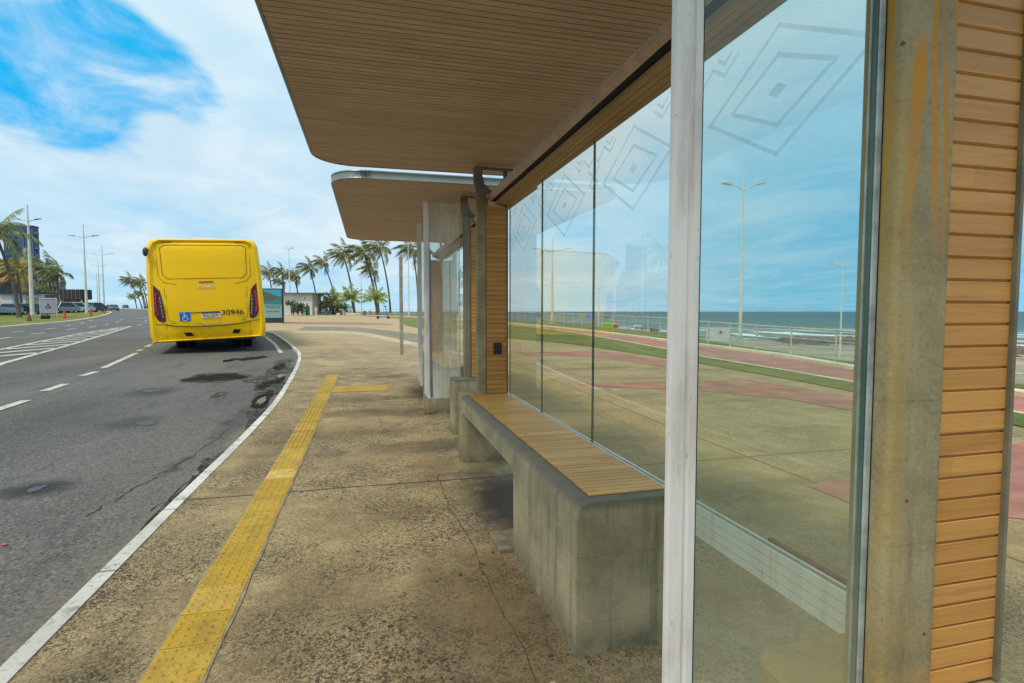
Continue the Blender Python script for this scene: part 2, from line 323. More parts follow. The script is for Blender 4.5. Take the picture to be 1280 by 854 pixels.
M = dict(
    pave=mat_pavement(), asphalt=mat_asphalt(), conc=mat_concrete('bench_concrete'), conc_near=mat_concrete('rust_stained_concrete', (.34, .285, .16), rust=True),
    conc_far=mat_concrete('sooty_concrete', (.38, .31, .17), dark=True),
    ceil=mat_wood('soffit_boards', (.50, .355, .27), (.565, .405, .315), 'y', .0415, 'x', .55, .35),
    panel=mat_wood('panel_boards', (.50, .235, .060), (.58, .285, .077), 'z', .037, 'x', .45, .45),
    seat=mat_wood('seat_slats', (.70, .33, .07), (.82, .43, .115), 'y', .037, 'x', .45),
    beamw=mat_wood('beam_boards', (.40, .25, .11), (.47, .30, .14), 'x', .03, 'y', .5),
    glass=mat_glass('dusty_clear_glass', (.95, .965, .935), .035, (.68, .55, .32)), sglass=mat_glass('salt_hazed_glass', (.90, .96, .95), .085, (.72, .62, .40), .3, .55),
    hglass=mat_glass('hazy_side_glass', (.90, .93, .88), .42, (.84, .82, .70), .3, .35),
    frost=mat_frost(), white=mat_painted('white_painted_steel', chips=(.20, .22, .27), grime=(.40, .31, .25)), alu=mat_painted('white_aluminium_rail', (.80, .76, .60), (.3, .3, .25), (.44, .40, .27), .05),
    gedge=plain('dark_green_glass_edge', (.03, .09, .075), .2), black=plain('black_plastic', (.012, .012, .014), .4), groove=plain('dark_gap', (.012, .010, .010), .8),
    wgroove=plain('panel_groove', (.33, .16, .055), .8), strip=plain('panel_edge_metal', (.17, .16, .11), .6, .1, .25, 10), steel=plain('grey_brown_steel', (.16, .14, .12), .5, .2, .3, 12), silver=plain('silver_fascia', (.20, .23, .22), .35, .3, .1, 3), bare=plain('window_channel_steel', (.42, .47, .47), .4, .3, .3, 18),
    kerbw=mat_kerb(), mark=mat_mark(),
    grass=mat_grass(), trunk=mat_trunk(),
    leaf=mat_leaf('palm_leaflets', (.14, .18, .05), (.27, .29, .11), (.50, .42, .20)), leafy=mat_leaf('young_palm_leaflets', (.20, .30, .03), (.36, .40, .06), (.58, .42, .12)), shrub=mat_leaf('shrub_leaves', (.03, .06, .012), (.08, .12, .02), (.16, .18, .05)),
    red=plain('terracotta_paving', (.34, .145, .10), .85, 0, .25, 2.5, .3), cycle=plain('pink_cycle_path', (.40, .165, .135), .85, 0, .18, 1.5, .3), cream=plain('cream_kerb', (.66, .56, .38), .8, 0, .2, 3, .2),
    mortar=plain('grey_mortar', (.25, .21, .14), .9, 0, .3, 10, .4), sand=plain('wet_beach_sand', (.29, .245, .165), .9, 0, .3, .12, .4), rock=plain('brown_reef_rock', (.105, .075, .05), .85, 0, .5, .7, .8),
    pole=plain('galvanised_white_pole', (.66, .65, .60), .5, 0, .1, 2), rail=plain('galvanised_rail', (.55, .50, .44), .5, .1, .2, 4), earth=plain('earth', (.20, .16, .10), .95, 0, .3, .5),
    sea=mat_sea(), dgrey=plain('charcoal_frame', (.03, .035, .04), .4), rub=plain('tyre_rubber', (.015, .015, .016), .8), carglass=plain('dark_car_glass', (.03, .04, .05), .1),
    cone=plain('orange_cone_plastic', (.62, .07, .03), .5), wallw=plain('whitewashed_wall', (.62, .60, .57), .8, 0, .12, .6), slab=plain('grey_roof_slab', (.25, .23, .20), .85, 0, .25, 1),
    skin=plain('skin', (.22, .12, .075), .6), hair=plain('dark_hair', (.012, .010, .009), .7), green=plain('green_fabric', (.02, .20, .13), .8), navy=plain('dark_blue_fabric', (.03, .05, .09), .8), orange=plain('orange_plastic', (.70, .20, .04), .5),
    blue=plain('blue_scooter_paint', (.015, .14, .55), .35), brick=plain('brown_brick', (.28, .14, .09), .9, 0, .3, 2), tile=plain('clay_roof_tile', (.48, .20, .09), .85, 0, .25, 2), ochre=plain('ochre_render', (.62, .30, .02), .8, 0, .08, .3),
    lime=plain('lime_panel', (.22, .62, .03), .6), redp=plain('red_panel', (.60, .06, .02), .6), yel=plain('yellow_panel', (.75, .50, .03), .6), water=plain('dark_puddle', (.012, .011, .010), .06),
)

# ------------------------------------------------------------------ sheets that lie on the ground
def sheet(name, polys, mat, off=0.0, kind='structure', label=None, cat=None, flat=False, parent=None):
    bm = bmesh.new()
    for poly in (polys if isinstance(polys[0][0], (tuple, list)) else [polys]):
        f = bm.faces.new([bm.verts.new((x, y, 0)) for x, y in poly])
    bmesh.ops.triangulate(bm, faces=bm.faces)
    for b in BREAKS:
        bmesh.ops.bisect_plane(bm, geom=bm.verts[:] + bm.edges[:] + bm.faces[:], plane_co=(0, b, 0), plane_no=(0, 1, 0))
    for v in bm.verts: v.co.z = gz(v.co.y) + off
    bmesh.ops.recalc_face_normals(bm, faces=bm.faces)
    for f in bm.faces:
        if f.normal.z < 0: f.normal_flip()
    me = bpy.data.meshes.new(name); bm.to_mesh(me); bm.free(); me.materials.append(mat)
    o = bpy.data.objects.new(name, me); col.objects.link(o)
    if parent: o.parent = parent
    return tag(o, label, cat, None, kind)
def smooth_line(pts, n=4):
    out = []
    for i in range(len(pts) - 1):
        p0 = pts[max(i - 1, 0)]; p1 = pts[i]; p2 = pts[i + 1]; p3 = pts[min(i + 2, len(pts) - 1)]
        for k in range(n):
            t = k / n
            out.append(tuple(.5 * (2 * b + (c - a) * t + (2 * a - 5 * b + 4 * c - d) * t * t + (3 * b - a - 3 * c + d) * t ** 3) for a, b, c, d in zip(p0, p1, p2, p3)))
    return out + [pts[-1]]
def offset_line(pts, d):
    out = []
    for i, p in enumerate(pts):
        a = Vector(pts[max(i - 1, 0)]); b = Vector(pts[min(i + 1, len(pts) - 1)]); t = (b - a).normalized()
        out.append((p[0] + t.y * d, p[1] - t.x * d))
    return out
def band(a, b): return a + b[::-1]
def strip_obj(name, line, w0, w1, z0, z1, mat, label=None, cat=None, kind='structure'):
    """a kerb: runs along a line, from offset w0 to w1, from z0 to z1 over the ground"""
    mb = MB(); A = offset_line(line, w0); B = offset_line(line, w1)
    for i in range(len(line) - 1):
        q = [A[i], A[i + 1], B[i + 1], B[i]]
        mb.add([(x, y, gz(y) + z0) for x, y in q] + [(x, y, gz(y) + z1) for x, y in q], [(4, 5, 6, 7), (0, 1, 5, 4), (2, 3, 7, 6)] + ([(3, 0, 4, 7)] if i == 0 else []))
    o = mb.build(name, mat); return tag(o, label, cat, None, kind)
def dense(line, bs=BREAKS):
    """adds a point wherever the line crosses a change of ground slope"""
    out = [line[0]]
    for a, b in zip(line, line[1:]):
        for k in sorted(bs, key=lambda q: abs(q - a[1])):
            if (a[1] - k) * (b[1] - k) < 0: t = (k - a[1]) / (b[1] - a[1]); out.append((lerp(a[0], b[0], t), k))
        out.append(b)
    return out
kerbR = dense([(-1.17, -20)] + smooth_line([(-1.17, 0), (-1.17, 4), (-1.15, 6.15), (-1.18, 8.06), (-1.42, 12), (-1.72, 15), (-2.15, 17.4), (-3.02, 21.6), (-4.3, 27), (-7.2, 36), (-12, 52), (-20, 78), (-32, 115), (-45, 150), (-70, 200), (-110, 260)], 5))
kerbL = dense(smooth_line([(-13, -20), (-14, 0), (-15.8, 15), (-17.6, 26), (-19.3, 36), (-20.4, 41), (-21.9, 49), (-26.5, 64), (-34.9, 88), (-46.5, 118), (-62, 150), (-90, 200), (-135, 260)], 4))
coast = dense(smooth_line([(6.6, -20), (8.7, 0), (9.65, 8), (9.85, 10.4), (10.2, 13.2), (11, 17.5), (12.2, 22), (12.6, 30), (12, 40), (10, 55), (6, 70), (0, 80), (-8, 86), (-16, 95), (-25, 115), (-36, 145), (-57, 190), (-98, 260)], 5))
cream = dense(smooth_line([(6.3, -20), (8.3, 0), (9.4, 8.75), (10.0, 11.9), (10.15, 17), (10.4, 23), (10.3, 29), (9.7, 36), (8.6, 46), (6, 58), (1.5, 68)], 5))
pathin = dense(smooth_line([(4.8, -20), (6.8, 0), (7.72, 7.2), (7.94, 11.9), (8.28, 14), (9.0, 22), (9.2, 29), (8.6, 36), (7.5, 46), (5, 57), (.5, 66.5)], 5))
grassin = dense(smooth_line([(4, -20), (6.0, 0), (6.86, 6.4), (6.95, 9.8), (6.91, 11.5), (6.3, 17), (5.35, 19.6), (3.6, 26), (2.3, 34), (2.4, 42), (3.0, 52), (1, 62), (-.5, 65)], 5))

sheet('ground', [(-1500, -60), (6.6, -60)] + [(x, y) for x, y in coast] + [(-98, 1400), (-1500, 1400)], M['earth'], -.14)
sheet('road', band(offset_line(kerbR, -.045), kerbL), M['asphalt'], -.07)
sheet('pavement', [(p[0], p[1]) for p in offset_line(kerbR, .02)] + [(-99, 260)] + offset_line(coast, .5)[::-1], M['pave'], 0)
strip_obj('kerb', kerbR, -.045, .025, -.1, .006, M['kerbw'])
# island on the far side of the road and the parking strip behind it
islB = dense(smooth_line([(-30, -20), (-31, 20), (-33, 45), (-36.6, 68), (-38, 77), (-42.8, 96), (-49, 119), (-63, 150)], 3))
sheet('grass_island', band([p for p in offset_line(kerbL, .0) if p[1] < 151], islB), M['grass'], .03)
strip_obj('island_kerb', [p for p in kerbL if p[1] < 160], -.12, .12, -.07, .05, M['cream'])
sheet('parking_road', band(offset_line(islB, -.0), [(-150, -20), (-150, 240), (-95, 200)][::-1][::-1][::-1]) if False else [p for p in islB] + [(-90, 200), (-160, 200), (-160, -20)], M['asphalt'], -.03)
# esplanade bands through the glass
sheet('grass_strip', band(grassin, pathin), M['grass'], .012)
sheet('cycle_path', band(pathin, offset_line(cream, -.16)), M['cycle'], .008)
strip_obj('cream_kerb', cream, -.16, .12, .0, .07, M['cream'])
strip_obj('path_edge', pathin, -.04, .04, .0, .02, M['cream'])
sheet('verge', band(cream, [p for p in offset_line(coast, .7) if p[1] < 80]), M['grass'], .015)
def red(name, p): sheet(name, p, M['red'], .004)
red('red_band', [(3.74, 13.6), (3.86, 14.2), (6.2, 14.0), (6.6, 10.6), (6.0, 9.7), (5.4, 12.3)])
red('red_band', [(3.18, 8.05), (3.22, 8.25), (4.87, 8.2), (6.3, 8.0), (6.5, 5.5), (5.7, 4.9), (5.45, 6.3), (4.7, 7.15)])
red('red_band', [(2.9, 3.12), (3.4, 3.16), (5.9, 3.7), (5.6, 2.6), (3.8, 2.2), (2.9, 2.72)])
red('red_band', [(-6.3, 44.5), (-5.6, 39.5), (-.5, 37), (1.5, 36.4), (1.6, 38.2), (-.6, 41.5)])
light = plain('pale_concrete_band', (.48, .39, .26), .9, 0, .2, 1, .3)
sheet('pale_band', band(smooth_line([(-3.6, 27.5), (-.7, 27.0), (1.0, 20.6), (1.55, 18.2), (2.6, 13.5)], 4), smooth_line([(-3.3, 26.0), (-.9, 25.2), (.72, 19.5), (1.28, 17.2), (2.3, 13.2)], 4)), light, .004)
asp2 = plain('brown_grey_slab', (.22, .19, .14), .9, 0, .25, 1.5, .4)
sheet('grey_paving', band(smooth_line([(-3.6, 34), (-.6, 32), (2.6, 22), (3.6, 16)], 4), smooth_line([(-3.4, 29), (-.7, 27.6), (1.1, 21), (1.6, 18.5)], 4)), asp2, .004)

# road markings
def stripe(a, b, w=.11, off=-.062):
    d = (Vector(b) - Vector(a)).normalized(); n = Vector((d.y, -d.x)) * w / 2
    return [tuple(Vector(a) - n), tuple(Vector(b) - n), tuple(Vector(b) + n), tuple(Vector(a) + n)]
wd = [((-4.50, 8.1), (-4.56, 8.95)), ((-4.79, 9.85), (-4.87, 10.65)), ((-5.12, 11.75), (-5.17, 12.45)), ((-5.32, 13.1), (-6.1, 17.0)), ((-6.32, 17.7), (-6.4, 18.2)), ((-6.66, 19.3), (-6.9, 20.4)), ((-7.1, 21.2), (-7.3, 22.2)), ((-14.4, 40.3), (-14.8, 42.3)), ((-15.7, 45.0), (-16.0, 46.8)), ((-17.5, 51), (-18.3, 53))]
sheet('lane_dashes', [stripe(a, b, .13) for a, b in wd], M['mark'], -.062)
d2 = [((-14.37, 28.75), (-14.65, 30.4)), ((-15.23, 33.6), (-15.5, 35.2)), ((-15.64, 37), (-16.1, 39)), ((-16.75, 41.7), (-17.16, 43.3)), ((-18.2, 47.2), (-18.8, 49.2)), ((-20.5, 54), (-21.3, 56.5)), ((-13.6, 24.9), (-13.8, 26.3)), ((-16.1, 30.7), (-16.25, 31.9)), ((-16.67, 34.8), (-17.0, 36.5)), ((-18.04, 39.7), (-18.4, 41.1)), ((-19.9, 45.9), (-20.4, 47.5)), ((-22.4, 53), (-23, 55))]
sheet('far_lane_dashes', [stripe(a, b, .15) for a, b in d2], M['mark'], -.062)
chL = [(-9.2, 15.0), (-10.25, 19.0), (-11.3, 23.5), (-12.6, 29), (-14.0, 37.5)]; chR = [(-7.2, 12.6), (-7.85, 14.6), (-9.12, 19.95), (-11.2, 28), (-14.1, 38.6)]
chs = [stripe(a, b, .16) for a, b in list(zip(chL, chL[1:])) + list(zip(chR, chR[1:]))]
def on(line, y):
    for a, b in zip(line, line[1:]):
        if min(a[1], b[1]) <= y <= max(a[1], b[1]): return lerp(a[0], b[0], (y - a[1]) / (b[1] - a[1]))
for i in range(11):
    y = 15.6 + i * 1.75
    y2 = min(y + 2.0, 38); a = (on(chL, min(y, 37)) + .06, y); b = (on(chR, y2) - .06, y2); chs.append(stripe(a, b, .30))
sheet('chevron_marking', chs, M['mark'], -.058)
sheet('edge_line', [stripe((-2.32, 16.1), (-3.0, 19.6), .11), stripe((-3.0, 19.6), (-4.14, 24.6), .11)], M['mark'], -.060)
farl = smooth_line([(-21.5, 60), (-22.5, 66), (-27, 84), (-36, 112)], 5); sheet('far_centre_line', [stripe(a, b, .18) for a, b in zip(farl, farl[1:])], M['mark'], -.055)
# broken kerb stones at the head of the hatched area
k = MB()
for i in range(5):
    t = i / 5; x = lerp(-8.75, -9.75, t); y = lerp(15.2, 17.6, t)
    k.prism([(-.16, 0), (.17, 0), (.12, .22 + .04 * math.sin(i * 3)), (-.1, .20)], 0, .46, 'y', 0, Matrix.Translation((x, y, gz(y) - .07)) @ Matrix.Rotation(R(22 + 5 * math.sin(i * 5)), 4, 'Z'))
tag(k.build('broken_kerb_stones', M['mortar'], bevel=.02), 'short row of broken grey kerb stones at the near end of the hatched road marking', 'kerb stones')
def blotch(name, cx, cy, rx, ry, mat, off, seed, rot=0):
    rnd = random.Random(seed); ph = [rnd.uniform(0, 6.28) for _ in range(4)]; pts = []
    for i in range(40):
        a = 2 * math.pi * i / 40; r = 1 + .18 * math.sin(2 * a + ph[0]) + .13 * math.sin(3 * a + ph[1]) + .10 * math.sin(5 * a + ph[2]) + .06 * math.sin(9 * a + ph[3])
        x, y = rx * r * math.cos(a), ry * r * math.sin(a); pts.append((cx + x * math.cos(rot) - y * math.sin(rot), cy + x * math.sin(rot) + y * math.cos(rot)))
    return sheet(name, pts, mat, off)
wetm = N('wet_asphalt'); wetm = wetm.done(wetm.mix(wetm.step(wetm.noise(5, 5, .7), .35, .65), (.006, .005, .004), (.022, .017, .010)), wetm.math('MULTIPLY_ADD', wetm.step(wetm.noise(3.5, 4), .45, .6), .2, .65), spec=.08)
def mat_broken():
    n = N('broken_asphalt'); v = n.voro(9, 'DISTANCE_TO_EDGE'); ce = n.voro(9, out='Color'); cs = n.n.new('ShaderNodeSeparateColor'); n.l.new(ce, cs.inputs[0]); f = n.noise(5, 7, .75); g = n.noise(60, 4, .8)
    c = n.mix(cs.outputs[0], (.035, .034, .034), (.16, .145, .12)); c = n.mix(n.step(v, .10, .02), c, (.012, .011, .010)); c = n.mix(n.mul(n.step(f, .5, .62), .8), c, (.25, .20, .135)); c = n.mix(n.mul(n.step(f, .45, .35), .8), c, (.02, .018, .016)); c = n.mix(n.mul(n.step(g, .52, .7), .5), c, (.28, .25, .2))
    n.bump(n.math('ADD', n.mul(n.math('MINIMUM', v, .2), 4), n.math('ADD', f, g)), 1.0, .05); return n.done(c, .9)
BK = mat_broken()
for i, (x, y, rx, ry) in enumerate(((-1.55, 9.6, .26, 1.0), (-1.75, 12.0, .22, .9), (-1.95, 13.7, .18, .7), (-1.36, 7.4, .12, .8), (-2.15, 8.9, .10, .3), (-1.28, 4.9, .07, .5), (-1.85, 10.6, .25, .5))): blotch('broken_asphalt', x, y, rx, ry, BK, -.0675 + .0003 * i, 50 + i, .08)
sandm = plain('gritty_sand', (.20, .165, .115), .95, 0, .7, 45, .8)
for i, (x, y, rx, ry) in enumerate(((-1.25, 4.5, .03, .25), (-1.245, 3.6, .022, .5), (-1.24, 5.3, .025, .5), (-1.33, 4.75, .02, .08), (-1.24, 2.6, .02, .5), (-1.45, 8.2, .05, .3), (-1.6, 11.0, .06, .3))): blotch('sandy_margin', x, y, rx, ry, sandm, -.0660 + .0002 * i, 70 + i)
blotch('broken_asphalt', -1.27, 4.3, .04, .7, BK, -.0668, 66); blotch('broken_asphalt', -1.25, 2.4, .03, .5, BK, -.0668, 67)
blotch('pothole_rim', -2.68, 11.0, .46, .78, BK, -.0672, 41)
blotch('puddle', -2.68, 11.0, .42, .62, wetm, -.066, 3)
skyw = plain('sky_lit_water', (.040, .041, .044), .42)
blotch('puddle', -3.22, 9.5, .12, .14, skyw, -.066, 4); blotch('puddle', -2.42, 6.95, .11, .13, skyw, -.066, 5); blotch('puddle', -2.32, 4.62, .05, .07, skyw, -.066, 6); blotch('puddle', -1.7, 13.2, .10, .25, skyw, -.066, 8)
for i, (x, y, rx, ry) in enumerate(((-3.2, 14.35, .13, .4), (-2.9, 14.6, .12, .5), (-2.66, 14.9, .15, .4))): blotch('oil_stain', x, y, rx, ry, wetm, -.064, 20 + i)
blotch('damp_patch', -1.62, 10.2, .14, .8, wetm, -.066, 31); blotch('damp_patch', -1.45, 8.3, .12, .7, wetm, -.066, 33); blotch('damp_patch', -1.85, 12.6, .12, .6, wetm, -.066, 34)
# cracks
def crack(name, pts, w, mat, off, seed=1, jit=.03):
    rnd = random.Random(seed); L = []
    for a, b in zip(pts, pts[1:]):
        n = max(2, int((Vector(b) - Vector(a)).length / .07))
        for i in range(n): t = i / n; L.append((lerp(a[0], b[0], t) + rnd.uniform(-jit, jit), lerp(a[1], b[1], t) + rnd.uniform(-jit, jit)))
    L.append(pts[-1]); L = dense(L); polys = []
    for i in range(len(L) - 1): polys.append(stripe(L[i], L[i + 1], w * rnd.uniform(.5, 1.4)))
    sheet(name, polys, mat, off)
crk = plain('concrete_crack', (.075, .058, .036), .95)  # even dark brown for the pavement crack strips
crack('pavement_crack', [(.47, 4.0), (.46, 3.3), (.50, 2.9), (.49, 2.4), (.50, 2.1), (.52, 1.75), (.47, 1.5)], .0042, crk, .003, 2, .012)
crack('pavement_crack', [(.1, 6.3), (.12, 5.7), (.3, 5.4)], .004, crk, .003, 4, .015)
acr = plain('asphalt_crack', (.015, .015, .015), .95)
crack('road_crack', [(-1.72, 3.9), (-1.62, 4.6), (-1.5, 5.4), (-1.45, 6.5)], .006, acr, -.066, 5, .02)
crack('road_crack', [(-1.5, 9.2), (-1.75, 9.5), (-1.9, 10.4), (-1.7, 11.2)], .02, acr, -.0655, 6, .03)
crack('road_crack', [(-2.0, 12.2), (-1.7, 13.0), (-1.85, 14.2)], .02, acr, -.0655, 7, .03)
crack('road_crack', [(-1.35, 3.9), (-1.3, 4.6), (-1.38, 5.2)], .007, acr, -.0655, 8, .02)

# tactile paving: tiles with studs, a lead strip and a turn towards the shelter
def tactile():
    mb = MB(); sz = .182; rnd = random.Random(3); colr = []
    def tile(x0, y0, L, w, z):
        n0 = len(mb.f)
        zz = z + rnd.uniform(-.001, .0015)
        mb.box(x0 + .002, x0 + w - .002, y0 + .002, y0 + L - .002, z - .02, zz + .005)
        m = 5
        for i in range(m):
            for j in range(m):
                cx = x0 + w * (i + .5) / m; cy = y0 + L * (j + .5) / m; r = .0098
                vs = [(cx + r * math.cos(a), cy + r * math.sin(a), gz(cy) - gz(y0) + zz + .005) for a in [k * math.pi / 4 for k in range(8)]] + [(cx + r * .55 * math.cos(a), cy + r * .55 * math.sin(a), gz(cy) - gz(y0) + zz + .0095) for a in [k * math.pi / 4 for k in range(8)]]
                mb.add(vs, [(k, (k + 1) % 8, 8 + (k + 1) % 8, 8 + k) for k in range(8)] + [tuple(range(8, 16))])
        t = rnd.choice([0, 0, .1, .15, .25, .9 if rnd.random() < .3 else .05]); colr.extend([t] * (len(mb.f) - n0))
    y = 1.0
    while y < 10.2:
        dx = 0.0
        tile(-.735 + dx, y, .2285, .198, gz(y)); y += .2285
    for i in range(4): tile(-.535 + .2 * i, 8.25, .62, .2, gz(8.5))
    me = mb.mesh('tactile_paving', M['mark'])
    return mb, colr
tm = N('yellow_tactile_tile'); a = tm.n.new('ShaderNodeAttribute'); a.attribute_name = 'tone'
f1 = tm.noise(6, 6, .7); f2 = tm.noise(45, 4, .7)
tc = tm.mix(a.outputs['Fac'], (.46, .285, .012), (.66, .47, .14)); tc = tm.mix(tm.mul(tm.step(f1, .42, .7), .75), tc, (.30, .19, .025)); tc = tm.mix(tm.mul(tm.step(f2, .5, .68), .65), tc, (.20, .14, .04))
tc = tm.mix(tm.mul(tm.step(tm.voro(9), .06, .035), .9), tc, (.07, .06, .05)); tm.bump(f2, .4, .004); TM = tm.done(tc, .7)
mb, colr = tactile()
me = bpy.data.meshes.new('tactile_paving'); me.from_pydata(mb.v, [], mb.f); me.materials.append(TM)
at_ = me.attributes.new('tone', 'FLOAT', 'FACE'); at_.data.foreach_set('value', colr)
o = bpy.data.objects.new('tactile_paving', me); col.objects.link(o); tag(o, kind='structure')
rnd = random.Random(9); me_ = []
for x_, sg in ((-.7335, -1), (-.5388, 1)):
    ws = [rnd.uniform(.006, .016) for _ in range(60)]
    for k_ in range(58): y0_ = .9 + k_ * .16; me_.append([(x_, y0_), (x_ + sg * ws[k_], y0_), (x_ + sg * ws[k_ + 1], y0_ + .16), (x_, y0_ + .16)])
sheet('mortar_edge', me_, M['mortar'], .004)
# ------------------------------------------------------------------ shelters
X0 = 1.07
def rounded(x0, x1, y0, y1, r, n=6, corners=(1, 1, 1, 1)):
    P = []
    for (cx, cy, a0, on_) in ((x0 + r, y0 + r, 180, corners[0]), (x1 - r, y0 + r, 270, corners[1]), (x1 - r, y1 - r, 0, corners[2]), (x0 + r, y1 - r, 90, corners[3])):
        if on_:
            for k in range(n + 1): a = R(a0 + 90 * k / n); P.append((cx + r * math.cos(a), cy + r * math.sin(a)))
        else: P.append((x0 if a0 in (180, 90) else x1, y0 if a0 in (180, 270) else y1))
    return P
def planks_x(mb, x0f, x1, y0, y1, z0, z1, pitch=.037, gap=.0035):
    y = y0
    while y < y1 - .01:
        ye = min(y + pitch - gap, y1); mb.box(x0f(y + pitch / 2), x1, y, ye, z0, z1); y += pitch
def panel_mesh(x0, x1, y0, y1, z0, z1, skew=0):
    mb = MB(); z = z0; mb.box(x0 + .002, x1 - .002, y0 + .0035, y1 - .0035, z0, z1, 1)
    while z < z1 - .012:
        ze = min(z + .0352, z1)
        mb.prism([(y0, z + .0035), (y0 + .004, z), (y1 - .004, z), (y1, z + .0035), (y1, ze - .001), (y1 - .002, ze), (y0 + .002, ze), (y0, ze - .001)], x0, x1, 'x')
        z += .037
    return mb
def etching(parent, yc, zc, half, open_sides=True):
    """concentric diamonds and stepped lines sandblasted on a pane; centre at yc (local y)"""
    mb = MB(); x = -.0065; w = .012
    def seg(a, b, w=w):
        d = (Vector(b) - Vector(a)).normalized(); n = Vector((-d.y, d.x)) * w / 2
        q = [Vector(a) - n - d * w / 2, Vector(b) - n + d * w / 2, Vector(b) + n + d * w / 2, Vector(a) + n - d * w / 2]
        mb.add([(x, v.x, v.y) for v in q], [(0, 1, 2, 3)])
    def dia(hy, hz, parts=(0, 1, 2, 3)):
        P = [(yc + hy, zc), (yc, zc + hz), (yc - hy, zc), (yc, zc - hz)]
        for i in parts: seg(P[i], P[(i + 1) % 4])
    dia(.30, .168); dia(.19, .092)
    mb.add([(x, yc - .035, zc), (x, yc, zc + .02), (x, yc + .035, zc), (x, yc, zc - .02)], [(0, 1, 2, 3)])
    for s in (1, -1):      # stair lines that lead from the outer diamond to the pane's joint
        e = yc + s * .412
        seg((e, zc + .065), (e - s * .07, zc + .10)); seg((e, zc - .0), (e - s * .045, zc + .03)); seg((e - s * .045, zc + .03), (e, zc + .06))
        seg((yc + s * .17, zc + .168), (yc + s * .23, zc + .13)); seg((yc + s * .23, zc + .13), (yc + s * .29, zc + .168)); seg((yc + s * .29, zc + .168), (yc + s * .36, zc + .12)); seg((yc + s * .36, zc + .12), (e, zc + .15))
        seg((yc + s * .20, zc + .185), (yc + s * .23, zc + .165)); seg((yc + s * .23, zc + .165), (yc + s * .26, zc + .185))
    return mb.build('etched_pattern', M['frost'], parent)
def shelter(y0, label, near, number=None):
    t = thing('bus_shelter', label, 'bus shelter', (0 if near else .08, y0, 0), 0, 'bus shelters along the kerb')
    E0, E1 = 0.0, 3.55          # the two end walls (local y)
    cn = M['conc_near'] if near else M['conc']
    # columns, footings, timber end panels
    for i, (ye, s) in enumerate(((E0, 1), (E1, 1))):
        cm = (M['conc_near'] if near else M['conc']) if i == 0 else M['conc_far']
        xc = .912 if near and i == 0 else .893; xl = .80 if near and i == 0 else .822; c = MB(); c.prism(rounded(xl, xc, ye, ye + .078, .012 if near and i == 0 else .02), .545, 2.12, 'z'); c.build('column', cm, t, True)
        f = MB(); f.prism(rounded(.70, 1.075, ye - .06 if i == 0 else ye + .03, ye + .20 if i == 0 else ye + .27, .06, 6, (1, 0, 0, 1)), -.1, .546, 'z'); f.build('footing', cm, t, True, .006)
        p = panel_mesh(xc + .0025, 1.062, ye + .012, ye + .10, .549, 2.02); p.build('end_panel', [M['panel'], M['wgroove']], t)
        q = MB(); q.box(1.0625, 1.070, ye + .004, ye + .105, .549, 2.02); q.build('panel_edge_strip', M['strip'], t)
        # steel bracket that carries the roof
        b = MB(); yb0, yb1 = ye + .018, ye + .060
        out = [(.822, 2.12), (.822, 2.135), (.805, 2.19), (.800, 2.30), (.808, 2.322), (1.15, 2.318), (1.15, 2.30)]
        inn = [(1.10, 2.30), (1.085, 2.30), (.868, 2.305), (.866, 2.26), (.885, 2.19), (.93, 2.145), (.96, 2.13), (.96, 2.12)]
        b.prism(out + inn, yb0, yb1, 'y'); b.box(1.04, 1.07, yb0 + .01, yb1 - .01, 2.12, 2.30); b.box(.815, .91, ye + .006, ye + .072, 2.121, 2.131); b.build('roof_bracket', M['steel'], t)
    if near:
        s = MB(); s.box(.790, .7995, .0325, .0365, .56, 2.12, 0); s.box(.790, .7995, .0495, .0535, .56, 2.12, 0); s.box(.7985, .7995, .0310, .0324, .56, 2.12, 1); s.build('glass_channel', [M['bare'], M['groove']], t)
    # roof
    ca, cb, xe, r = E0 - .35, E1 + .34, -.375, .30
    def xf(y):
        d = max(0, (ca + r) - y, y - (cb - r)); return xe + r - math.sqrt(max(0, r * r - min(d, r) ** 2)) if d > 0 else xe
    roof = MB(); roof.prism([(x, y) for x, y in rounded(xe + .004, 1.45, ca + .004, cb - .004, r, 8, (1, 0, 0, 1))], 2.352, 2.372, 'z', 0)
    rf = roof.build('roof', M['groove'], t)
    pl = MB(); planks_x(pl, xf, 1.44, ca + .006, cb - .004, 2.343, 2.354, .0415, .006); pl.build('soffit_boards', M['ceil'], t)
    # silver fascia: top skin with a curved drip edge
    out = rounded(xe - .014, 1.46, ca - .014, cb + .014, r + .01, 8, (1, 0, 0, 1)); inn = rounded(xe - .001, 1.447, ca - .001, cb + .001, r, 8, (1, 0, 0, 1)); n = len(out)
    fa = MB(); prof = [(0, 2.341), (.9, 2.341), (1.25, 2.346), (.9, 2.353), (.85, 2.40), (1.25, 2.407), (1.0, 2.416), (0, 2.420)]
    rings = [[(lerp(i_[0], o_[0], a_), lerp(i_[1], o_[1], a_), z_) for i_, o_ in zip(inn, out)] for a_, z_ in prof]
    vs = [v for rg in rings for v in rg]; fs = []
    for j in range(len(prof)):
        j2 = (j + 1) % len(prof)
        for k_ in range(n): fs.append((j * n + k_, j * n + (k_ + 1) % n, j2 * n + (k_ + 1) % n, j2 * n + k_))
    fa.add(vs, fs); fa.add([(x, y, 2.419) for x, y in inn], [tuple(range(n))]); fa.build('fascia', M['silver'], t, True)
    if number:
        text('number', number, .062, M['black'], t, Matrix.Translation((-.09, ca - .0215, 2.383)) @ Matrix.Rotation(R(90), 4, 'X'), .0015)
    # beam over the glass: boards below, dark slot, outer trim
    def xb(z): return z
    b1 = MB()
